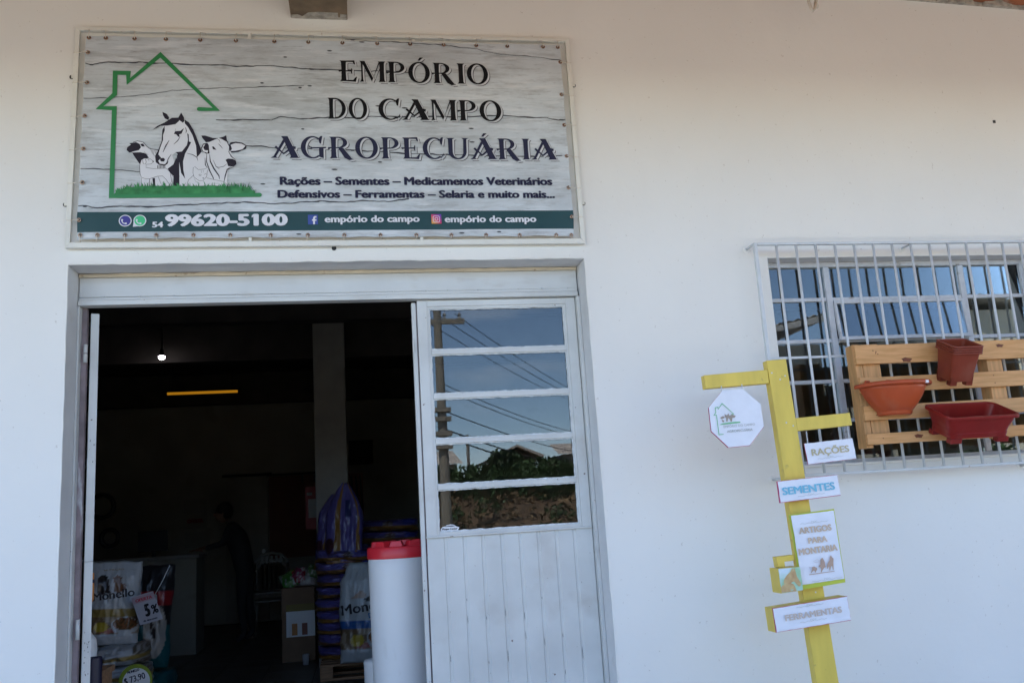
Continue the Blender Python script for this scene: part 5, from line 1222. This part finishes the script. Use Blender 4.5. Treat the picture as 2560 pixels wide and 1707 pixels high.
bag_ink = mat('bag ink', (.03, .025, .03), .4); bag_blue = mat('bag blue ink', (.05, .16, .36), .4)
def feed_left():
    k = 6.3/5.0     # at Y = 2.2
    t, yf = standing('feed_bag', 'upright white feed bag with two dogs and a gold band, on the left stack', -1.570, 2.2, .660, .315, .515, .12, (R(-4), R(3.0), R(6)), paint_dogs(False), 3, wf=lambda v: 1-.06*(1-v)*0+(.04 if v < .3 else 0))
    ltext(t, 'Monello', -.118, .270, .128, .298, .052, bag_ink, yf, .045)
    ltext(t, 'NUTRIÇÃO', -.07, .455, .05, .460, .010, mat('small gold ink', (.35, .25, .12), .5), yf, .05)
    stk = []
    def lie(u, v):
        if .30 < v < .52: return GOLD
        if u > .55: return (.12, .09, .06) if noise.noise(Vector((u*9, v*9, 1))) > 0 else (.28, .27, .26)
        return Wt if v > .52 or v < .30 else Wt
    for i in range(5):
        z = .543-i*.118
        t = thing('feed_bag', ['topmost lying white and gold bag under the upright dog food bag', 'second lying white and gold bag in the left stack', 'third lying white and gold bag in the left stack', 'fourth lying white and gold bag in the left stack', 'lowest lying white and gold bag in the left stack'][i], 'feed bag', (-1.51+.01*(i % 2), 2.22, z), (0, R(-2 if i == 0 else 1), R(4-3*(i % 2))), group='lying white and gold feed bags')
        g = pillow(34, 14, .36, .116, .46, lambda v: .75+.25*math.sin(math.pi*v), lie, i+11); bag_obj(t, g)
    # dark bag with a red band and a white dog
    def dark(u, v):
        if .60 < v < .74: return (.26, .015, .02)
        if ((u-.48)/.42)**2+((v-.36)/.26)**2 < 1:
            for a, b, r in ((.35, .42, .06), (.62, .46, .06), (.45, .34, .09)):
                if ((u-a)/r)**2+((v-b)/(r*.6))**2 < 1: return (.03, .02, .02)
            return (.34, .31, .28)
        if .10 < v < .2 and u < .3: return (.30, .06, .02)
        if v < .42: return (.012, .10, .11)
        if .46 < v < .60 and -.15 < u < .2: return (.42, .10, .015)
        return (.02, .018, .02)
    t, yf = standing('feed_bag', 'black feed bag with a red band and a white dog, behind the price card', -1.62, 3.3, .36, .40, .75, .16, (R(-3), R(2), 0), dark, 6, wf=lambda v: .92+.08*v)
    w_ = mat('white bag ink', (.6, .6, .6), .5); ltext(t, 'Fiel', -.13, .455, .10, .475, .06, w_, yf, .12)
    t2 = thing('feed_bag', 'dark teal feed bag lying beneath the black bag with the red band', 'feed bag', (-1.60, 3.3, .18), (0, 0, 0))
    bag_obj(t2, pillow(30, 12, .46, .17, .5, lambda v: .8+.2*math.sin(math.pi*v), lambda u, v: (.012, .09, .10) if v > .4 else (.10, .05, .03), 31))
    t2 = thing('feed_bag', 'dark brown feed bag lying lowest beside the left stack', 'feed bag', (-1.60, 3.3, .0), (0, 0, 0))
    bag_obj(t2, pillow(30, 12, .46, .17, .5, lambda v: .8+.2*math.sin(math.pi*v), lambda u, v: (.10, .05, .03), 33))
    # price card on a wire
    Yc = 2.05; f = lambda p: S(p, .85, Yc); q = [f((-1.14, 1.020)), f((-1.035, 1.043)), f((-.986, .904)), f((-1.094, .882))]
    t = thing('price_card', 'tilted white discount card reading 5% clipped to a wire before the black bag', 'price card', (q[0][0], Yc, q[0][1]))
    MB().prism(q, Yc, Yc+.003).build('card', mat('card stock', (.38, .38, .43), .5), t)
    MB().prism([lerp(q[0], q[3], .03), lerp(q[1], q[2], .03), lerp(q[1], q[2], .26), lerp(q[0], q[3], .26)], Yc-.0012, Yc-.0004).build('header', mat('pink header', (.36, .27, .31), .5), t)
    a, b = lerp(q[0], q[3], .22), lerp(q[1], q[2], .22); text('OFERTA', lerp(a, b, .12), lerp(a, b, .88), .020, Yc-.0018, mat('header ink', (.42, .05, .08), .5), t, bold=.1)
    a, b = lerp(q[0], q[3], .78), lerp(q[1], q[2], .78); text('5', lerp(a, b, .34), lerp(a, b, .58), .078, Yc-.0018, ink_m, t, bold=.08)
    a, b = lerp(q[0], q[3], .74), lerp(q[1], q[2], .74); text('%', lerp(a, b, .64), lerp(a, b, .95), .055, Yc-.0018, ink_m, t, bold=.05)
    a, b = lerp(q[0], q[3], .93), lerp(q[1], q[2], .93); text('de desconto', lerp(a, b, .18), lerp(a, b, .8), .012, Yc-.0018, navy_m, t, bold=.08)
    a = f((-.955, 1.165)); b = lerp(q[1], q[2], .15); MB().tube([(a[0], Yc, a[1]), (lerp(a, b, .5)[0]+.004, Yc, lerp(a, b, .5)[1]), (b[0], Yc+.004, b[1])], .0025, 6).build('wire', steel_m, t, smooth=True)
    # round price disc
    Yd = 1.85; f = lambda p: S(p, .7, Yd); c = f((-1.078, .640)); r = .072*5.95/4.8*1.06
    t = thing('price_disc', 'round white price disc with green rim reading 73,90 at the left stack', 'price card', (c[0], Yd, c[1]))
    n = 48; MB().prism([(c[0]+r*math.cos(2*math.pi*k/n), c[1]+r*math.sin(2*math.pi*k/n)) for k in range(n)], Yd, Yd+.003).build('rim', mat('green rim', (.22, .30, .02), .5), t)
    MB().prism([(c[0]+.004+r*.82*math.cos(2*math.pi*k/n), c[1]-.006+r*.82*math.sin(2*math.pi*k/n)) for k in range(n)], Yd-.002, Yd-.0003).build('face', white_m, t)
    text('MONELLO', (c[0]-.045, c[1]+.042), (c[0]+.022, c[1]+.056), .015, Yd-.0025, navy_m, t, bold=.08); text('$ 73,90', (c[0]-.060, c[1]-.018), (c[0]+.058, c[1]+.010), .036, Yd-.0025, navy_m, t, bold=.03)
    # tool with a wooden handle hung on the open leaf
    t = thing('wooden_handle_tool', 'tool with an orange wooden handle hanging beside the open door leaf', 'tool', (-1.186, .30, 1.04))
    MB().lathe(-1.183, .30, [(0, 1.172), (.011, 1.170), (.0128, 1.165), (.0125, 1.150), (.0135, 1.10), (.0125, 1.055), (.009, 1.045), (0, 1.043)], 16).build('handle', mat('varnished handle', (.50, .20, .05), .4, var=.2, vscale=20), t, smooth=True)
    MB().lathe(-1.183, .30, [(.0130, 1.142), (.0138, 1.141), (.0138, 1.128), (.0132, 1.127)], 16).build('ring', navy_m, t, smooth=True)
    MB().tube([(-1.184, .30, 1.046), (-1.188, .30, .92)], .0035, 8, r1=.002).build('blade', steel_m, t, smooth=True)
    MB().tube([(-1.183, .30, 1.165), (-1.190, .26, 1.235)], .0015, 5).build('string', cord_m, t)
    # white pot and dark pipe behind the leaf
    t = thing('white_pot', 'white rounded plastic pot half hidden behind the open door leaf', 'pot', (-1.285, .56, .70))
    MB().lathe(-1.285, .56, [(0, .70), (.055, .702), (.062, .74), (.066, .82), (.060, .86), (.035, .895), (0, .90)], 28).build('body', drum_m, t, smooth=True)
    t = thing('black_pipe_roll', 'upright black roll at the foot of the open door leaf', 'roll', (-1.195, .42, 0))
    MB().lathe(-1.196, .42, [(.0, .0), (.0365, .0), (.0365, .792), (.034, .795), (.030, .795), (.030, .76), (0, .76)], 28).build('roll', mat('black navy wrap', (.014, .012, .035), .45), t, autosmooth=30)
    t = thing('low_shelf', 'low dark shelf behind the open leaf carrying the white pot', 'shelf', (-1.5, .7, 0))
    MB().box(-1.72, -1.222, .50, .9, .672, .70).build('board', woodold_m, t); 
    for x in (-1.71, -1.26): MB().box(x, x+.03, .52, .88, 0, .671).build('leg', woodold_m, t)
feed_left()
PURP = (.11, .09, .30); OCH = (.26, .13, .03)
def purple(u, v):
    if abs(u-.05) < .07+.35*(1-v)*.6: pass
    s = abs(u-.25)-(.16+.05*math.sin(v*9))
    if v < .13: return OCH
    if abs(u+.38) < .10+.10*(1-v): return OCH
    if abs(u-.72) < .09+.04*math.sin(v*7): return OCH
    if .62 < v < .80 and .02 < u < .34: return (.02, .025, .13)
    if ((u+.78)/.2)**2+((v-.3)/.09)**2 < 1: return (.06, .02, .03)
    return PURP
def purple_side(u, v):
    if v < .42: return OCH
    if ((u-.0)/.16)**2+((v-.62)/.25)**2 < 1: return (.30, .28, .34) if noise.noise(Vector((u*20, v*12, 1))) > 0 else (.10, .05, .04)
    if u > .5 and v > .55: return (.04, .05, .26)
    return PURP
def feed_right():
    # stack of pallets
    k = 8.65/5.3
    for i in range(1):
        t = thing('floor_pallet', 'old wooden pallet on the shop floor carrying the purple feed bags', 'pallet', (.30, 4.75, 0))
        X0, X1, Y0, Y1 = -.368, .95, 4.28, 5.05
        for j in range(6):
            y = Y0+j*(Y1-Y0-.1)/5; MB().box(X0, X1, y, y+.098, .118, .138).build('slat', woodold_m, t, bevel=.002)
        for x in (X0, X0+.60, X1-.11):
            MB().box(x, x+.11, Y0, Y1, .022, .117).build('block', woodold_m, t, bevel=.002)
        for j in (0, 1, 2): y = Y0+j*(Y1-Y0-.1)/2; MB().box(X0, X1, y, y+.098, .0, .0215).build('slat', woodold_m, t, bevel=.002)
    lab = ['lowest', 'second lowest', 'third from the bottom', 'fourth from the bottom', 'fifth from the bottom', 'sixth from the bottom', 'seventh from the bottom', 'eighth from the bottom', 'topmost']
    for i in range(9):
        t = thing('feed_bag', lab[i]+' purple and ochre bag in the left column on the pallet', 'feed bag', (-.10+random.uniform(-.012, .012), 4.78, .140+i*.106), (0, R(random.uniform(-2, 2)), R(random.uniform(-3, 3))), group='purple feed bags stacked on the pallet')
        bag_obj(t, pillow(40, 14, .60, .104, .60, lambda v: .72+.28*math.sin(math.pi*v), purple_side, i+50))
        # crimped seam at the end
    for i in range(11):
        t = thing('feed_bag', ['lowest', 'second', 'third', 'fourth', 'fifth', 'sixth', 'seventh', 'eighth', 'ninth', 'tenth', 'topmost'][i]+' purple bag counted upward in the rear right stack behind the drum', 'feed bag', (.32+random.uniform(-.02, .02), 5.75, .02+i*.121), (0, R(random.uniform(-3, 3)), R(random.uniform(-5, 5))), group='purple feed bags in the rear stack')
        bag_obj(t, pillow(30, 12, .62, .12, .5, lambda v: .72+.28*math.sin(math.pi*v), purple_side, i+80))
    pr = lambda v: min(1, .4+v*5)*(1-.9*max(0, (v-.55)/.45)**1.2)
    wf = lambda v: 1-.82*max(0, (v-.62)/.38)**1.5
    z = 1.3-(1.3-1.055)*k
    standing('feed_bag', 'upright purple and ochre bag with a twisted top, on the left column', -.145, 4.62, z-.02, .345, .83, .16, (R(-2), R(2), 0), purple, 7, wf=wf, prof=pr)
    standing('feed_bag', 'second upright purple bag half hidden behind the bag with the twisted top', -.27, 4.92, z-.0, .34, .72, .16, (0, R(7), 0), purple, 8, wf=lambda v: 1-.6*max(0, (v-.7)/.3)**1.5, prof=pr)
    k2 = 8.45/5.1
    t, yf = standing('feed_bag', 'upright white feed bag with a blue band leaning before the purple bags', .03, 4.22, .14, .47, .845, .15, (R(-4), R(2), 0), paint_dogs(True), 5, wf=lambda v: .98 if v < .8 else .98-.55*(v-.8)/.2*0.6)
    ltext(t, 'Monello', -.215, .395, .215, .455, .085, bag_ink, yf, .045); ltext(t, 'Dog', .02, .365, .17, .392, .045, bag_blue, yf, .02); ltext(t, 'FILHOTES', -.12, .312, .03, .318, .018, bag_blue, yf, .05)
    # carton with a label
    X0, X1, Yb = -.80, -.47, 5.69
    t = thing('carton', 'tall brown cardboard carton with a picture label left of the purple bags', 'carton', (-.63, 5.9, 0))
    card = mat('cardboard', (.21, .13, .08), .8, var=.1)
    MB().box(X0, X1, Yb, Yb+.38, 0, .722).build('box', card, t, bevel=.004)
    MB().box(X0+.045, X1+.0, Yb-.003, Yb-.001, .24, .53).build('label', white_m, t); MB().box(X0+.045, X1, Yb-.0045, Yb-.0032, .49, .56).build('label_band', mat('olive band', (.20, .15, .03), .6), t)
    for dx, c in ((.10, (.5, .2, .04)), (.20, (.22, .06, .04))): MB().box(X0+dx, X0+dx+.055, Yb-.006, Yb-.0047, .255, .37).build('label_picture', mat('label colour', c, .5), t)
    for i, (x, z, c, s) in enumerate(((-.70, .79, (.05, .20, .03), .09), (-.62, .83, (.30, .02, .03), .08), (-.55, .80, (.35, .32, .33), .09), (-.50, .88, (.06, .14, .03), .07), (-.66, .87, (.28, .04, .10), .06))):
        t = thing('snack_packet', ['green packet on the carton', 'red packet in the middle of the heap on the carton', 'clear whitish packet on the carton', 'small green packet highest on the carton heap', 'pink packet at the back of the carton heap'][i], 'packet', (x, Yb+.15, z-.07), (R(-20), R(-25+i*14), 0))
        bag_obj(t, pillow(12, 12, s*1.9, s*1.9, .05, lambda v: math.sin(math.pi*v)*.9+.1, lambda u, v, c=c: c if noise.noise(Vector((u*3, v*3, i))) > -.2 else (.4, .4, .4), i+120))
    t = thing('clear_cup', 'small clear cup on the floor in front of the carton', 'cup', (-.55, 5.4, 0)); MB().lathe(-.55, 5.4, [(0, .002), (.03, .002), (.036, .10), (.033, .10), (.028, .006)], 16).build('cup', mat('clear plastic', (.4, .4, .42), .1), t, smooth=True)
feed_right()
def back_of_shop():
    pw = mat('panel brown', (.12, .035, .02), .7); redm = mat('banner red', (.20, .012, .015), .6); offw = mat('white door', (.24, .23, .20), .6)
    t = thing('brown_board', 'dark red brown panel hung on the back wall left of the pillar', 'panel', (-.9, 10.3, 0)); MB().box(-1.34, -.55, 10.30, 10.38, .9, 2.13).build('board', pw, t); MB().box(-1.36, -.53, 10.28, 10.298, 2.135, 2.17).build('top_rail', dark_m, t)
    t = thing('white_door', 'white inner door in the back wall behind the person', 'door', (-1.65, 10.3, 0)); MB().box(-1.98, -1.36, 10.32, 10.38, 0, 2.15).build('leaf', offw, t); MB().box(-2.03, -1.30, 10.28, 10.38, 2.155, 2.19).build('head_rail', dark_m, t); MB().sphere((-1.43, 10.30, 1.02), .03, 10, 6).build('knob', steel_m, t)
    t = thing('red_pennant', 'red hanging banner with a white sheet left of the pillar', 'banner', (-.5, 6.0, 2))
    MB().box(-.560, -.418, 6.0, 6.01, 1.30, 1.75).build('cloth', redm, t); sm = mat('grey sheet', (.25, .25, .25), .6); MB().box(-.530, -.445, 5.99, 5.998, 1.42, 1.62).build('sheet', sm, t); MB().box(-.545, -.49, 5.985, 5.989, 1.66, 1.69).build('note', sm, t)
    for x in (-.60, -.47, -.40): MB().box(x, x+.022, 6.0, 6.02, 1.80, 1.88).build('clip', dark_m, t)
    t = thing('harness_rack', 'dark straps hanging on the back wall right of the pillar', 'rack', (0, 6.4, 1.9)); MB().box(-.10, .06, 6.40, 6.45, 1.31, 1.90).build('board', pw, t)
    for x in (-.07, -.02, .03): MB().tube([(x, 6.38, 1.86), (x+.015, 6.36, 1.6), (x, 6.38, 1.40)], .012, 6).build('strap', black_m, t)
    t = thing('counter', 'long dark shop counter at the back left', 'counter', (-2.6, 7.2, 0)); MB().box(-4.6, -1.85, 7.0, 7.55, 0, 1.06).build('body', inwall_m, t, bevel=.01); MB().box(-4.63, -1.82, 6.97, 7.58, 1.062, 1.10).build('top', pillar_m, t, bevel=.006)
    t = thing('wall_poster', 'white poster with red lettering behind the counter', 'poster', (-2.4, 10.3, 1.4)); MB().box(-2.60, -2.26, 10.36, 10.38, 1.42, 1.86).build('sheet', offw, t); text('OFERTA', (-2.55, 1.50), (-2.31, 1.50), .06, 10.35, redm, t, bold=.15)
    t = thing('wall_poster', 'blank lower poster behind the counter', 'poster', (-2.4, 10.3, 1.1)); MB().box(-2.58, -2.22, 10.36, 10.38, 1.14, 1.37).build('sheet', offw, t)
    t = thing('computer_monitor', 'dark monitor standing on the counter', 'monitor', (-2.35, 7.3, 1.1)); MB().box(-2.55, -2.22, 7.25, 7.28, 1.16, 1.40).build('screen', black_m, t, bevel=.006); MB().box(-2.40, -2.36, 7.28, 7.31, 1.10, 1.2).build('stand', black_m, t)
    t = thing('ring_stack', 'dark coiled hoses hanging on the left wall', 'hose', (-3.3, 8, 1.6))
    for i, (x, z, r) in enumerate(((-3.15, 1.74, .14), (-3.05, 1.35, .10))): MB().torus((x, 8.0, z), r, .03, n=24, k=8).build('coil', black_m, t, smooth=True)
    # stacked garden chairs
    for q in range(2):
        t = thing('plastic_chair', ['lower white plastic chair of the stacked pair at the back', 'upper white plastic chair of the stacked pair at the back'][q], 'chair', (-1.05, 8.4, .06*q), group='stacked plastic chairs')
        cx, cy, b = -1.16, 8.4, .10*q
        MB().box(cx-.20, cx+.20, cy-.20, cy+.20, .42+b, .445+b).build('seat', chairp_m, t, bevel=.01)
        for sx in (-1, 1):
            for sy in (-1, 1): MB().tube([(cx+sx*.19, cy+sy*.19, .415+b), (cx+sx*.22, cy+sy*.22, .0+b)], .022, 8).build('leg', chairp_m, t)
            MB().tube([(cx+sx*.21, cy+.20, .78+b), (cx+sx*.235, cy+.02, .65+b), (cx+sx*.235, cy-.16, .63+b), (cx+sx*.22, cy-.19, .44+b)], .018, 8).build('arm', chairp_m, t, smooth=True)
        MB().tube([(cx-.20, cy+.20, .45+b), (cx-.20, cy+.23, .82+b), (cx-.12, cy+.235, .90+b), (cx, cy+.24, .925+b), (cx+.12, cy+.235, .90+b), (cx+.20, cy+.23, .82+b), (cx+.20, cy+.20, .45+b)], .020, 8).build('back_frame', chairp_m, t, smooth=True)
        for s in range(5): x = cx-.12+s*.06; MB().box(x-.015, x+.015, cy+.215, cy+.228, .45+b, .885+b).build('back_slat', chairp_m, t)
    # lamps
    t = thing('ceiling_bulb', 'lit round bulb hanging from the ceiling inside the shop', 'lamp', (-2.045, 6.0, 3.29)); x, y, z = -2.05, 5.98, 3.235
    MB().tube([(x, y, 3.748), (x, y, z+.05)], .008, 8).build('cable', black_m, t); MB().lathe(x, y, [(.0, z+.075), (.020, z+.073), (.024, z+.03), (.040, z+.001)], 20).build('socket', black_m, t, smooth=True)
    MB().lathe(x, y, [(.034, z), (.035, z-.012), (.029, z-.027), (.015, z-.037), (0, z-.040)], 24).build('glow', emit('bulb glow', (1, .96, 1), 5), t, smooth=True)
    t = thing('tube_lamp', 'dim orange tube lamp under the dark ceiling', 'lamp', (-2.1, 8.9, 3.28)); MB().tube([(-2.565, 8.9, 3.262), (-1.625, 8.9, 3.262)], .019, 12).build('tube', emit('orange tube', (1, .42, .02), .075), t, smooth=True)
    MB().box(-2.62, -1.57, 8.88, 8.96, 3.283, 3.31).build('batten', dark_m, t)
    for q in (-2.5, -1.7): MB().tube([(q, 8.92, 3.748), (q, 8.92, 3.305)], .006, 6).build('hanger', dark_m, t)
    t = thing('wall_box', 'dark box high on the right part of the back wall', 'box', (.1, 10.3, 2.2)); MB().box(-.12, .25, 10.2, 10.38, 2.25, 2.62).build('case', dark_m, t, bevel=.01)
back_of_shop()
def person():
    t = thing('person', 'person in dark clothes leaning over the counter at the back of the shop', 'person', (-1.50, 7.75, 0))
    cl = mat('dark clothes', (.02, .02, .024), .8); sk = mat('skin', (.22, .12, .08), .6); hr = mat('dark hair', (.012, .010, .009), .7)
    V = [(-1.42, 7.75, .94, .15), (-1.45, 7.75, 1.10, .135), (-1.50, 7.75, 1.26, .155), (-1.545, 7.75, 1.385, .125), (-1.60, 7.75, 1.455, .058),      # pelvis..neck
         (-1.41, 7.66, .84, .095), (-1.43, 7.66, .48, .062), (-1.40, 7.66, .10, .042), (-1.50, 7.66, .04, .035),      # leg
         (-1.39, 7.85, .84, .095), (-1.37, 7.87, .48, .062), (-1.33, 7.88, .10, .042), (-1.43, 7.88, .04, .035),
         (-1.56, 7.57, 1.37, .062), (-1.63, 7.53, 1.20, .045), (-1.84, 7.50, 1.15, .032),                               # arms
         (-1.56, 7.93, 1.37, .062), (-1.64, 7.95, 1.21, .045), (-1.85, 7.90, 1.16, .032)]
    E_ = [(0, 1), (1, 2), (2, 3), (3, 4), (0, 5), (5, 6), (6, 7), (7, 8), (0, 9), (9, 10), (10, 11), (11, 12), (3, 13), (13, 14), (14, 15), (3, 16), (16, 17), (17, 18)]
    def skin(name, V, E_, m, root=0, lv=2):
        me = bpy.data.meshes.new(name); Mi = wmat(t).inverted(); me.from_pydata([Mi @ Vector(v[:3]) for v in V], E_, []); me.materials.append(m)
        o = bpy.data.objects.new(name, me); COL.objects.link(o); o.parent = t; WM[o.name] = wmat(t).copy()
        s = o.modifiers.new('skin', 'SKIN'); sv = me.skin_vertices[0].data
        for i, v in enumerate(V): sv[i].radius = (v[3], v[3]); sv[i].use_root = (i == root)
        s.use_smooth_shade = True; b = o.modifiers.new('sub', 'SUBSURF'); b.levels = b.render_levels = lv; return o
    skin('body', V, E_, cl)
    for (hx, hy, hz) in ((-1.86, 7.495, 1.148), (-1.87, 7.895, 1.158)):
        HV = [(hx, hy, hz, .026), (hx-.06, hy, hz-.006, .034)]; HE = [(0, 1)]
        for q, (dy, l) in enumerate(((-.030, .062), (-.010, .075), (.011, .070), (.031, .055))):
            n = len(HV); HV += [(hx-.09, hy+dy, hz-.008, .0095), (hx-.09-l*.55, hy+dy*1.1, hz-.014, .0085), (hx-.09-l, hy+dy*1.1, hz-.028, .0075)]; HE += [(1, n), (n, n+1), (n+1, n+2)]
        n = len(HV); HV += [(hx-.045, hy-.045, hz-.01, .011), (hx-.075, hy-.062, hz-.016, .0095)]; HE += [(0, n), (n, n+1)]
        skin('hand', HV, HE, sk, lv=1)
    hx, hy, hz = -1.655, 7.75, 1.565
    h = MB().sphere((hx, hy, hz), .1, 20, 14, .98, .78, 1.16); h.v = [(x-(.012 if z < hz-.04 else 0), y*1.0, z) for x, y, z in h.v]
    for s in (-1, 1): h.sphere((hx+.005, hy+s*.079, hz-.005), .022, 8, 6, .6, .4, 1.1)
    h.sphere((hx-.104, hy, hz-.015), .018, 8, 6, 1, .7, 1.2); h.build('head', sk, t, smooth=True)
    for s in (-1, 1): MB().sphere((hx-.090, hy+s*.032, hz+.008), .011, 8, 6).build('eye', ink_m, t)
    MB().box(hx-.100, hx-.094, hy-.022, hy+.022, hz-.055, hz-.048).build('mouth', rust_m, t)
    c = MB().sphere((hx+.012, hy, hz+.022), .108, 20, 14, .98, .82, 1.08); c.v = [(x, y, max(z, hz-.005 if x < hx else hz-.07)) for x, y, z in c.v]; c.build('hair', hr, t, smooth=True)
person()
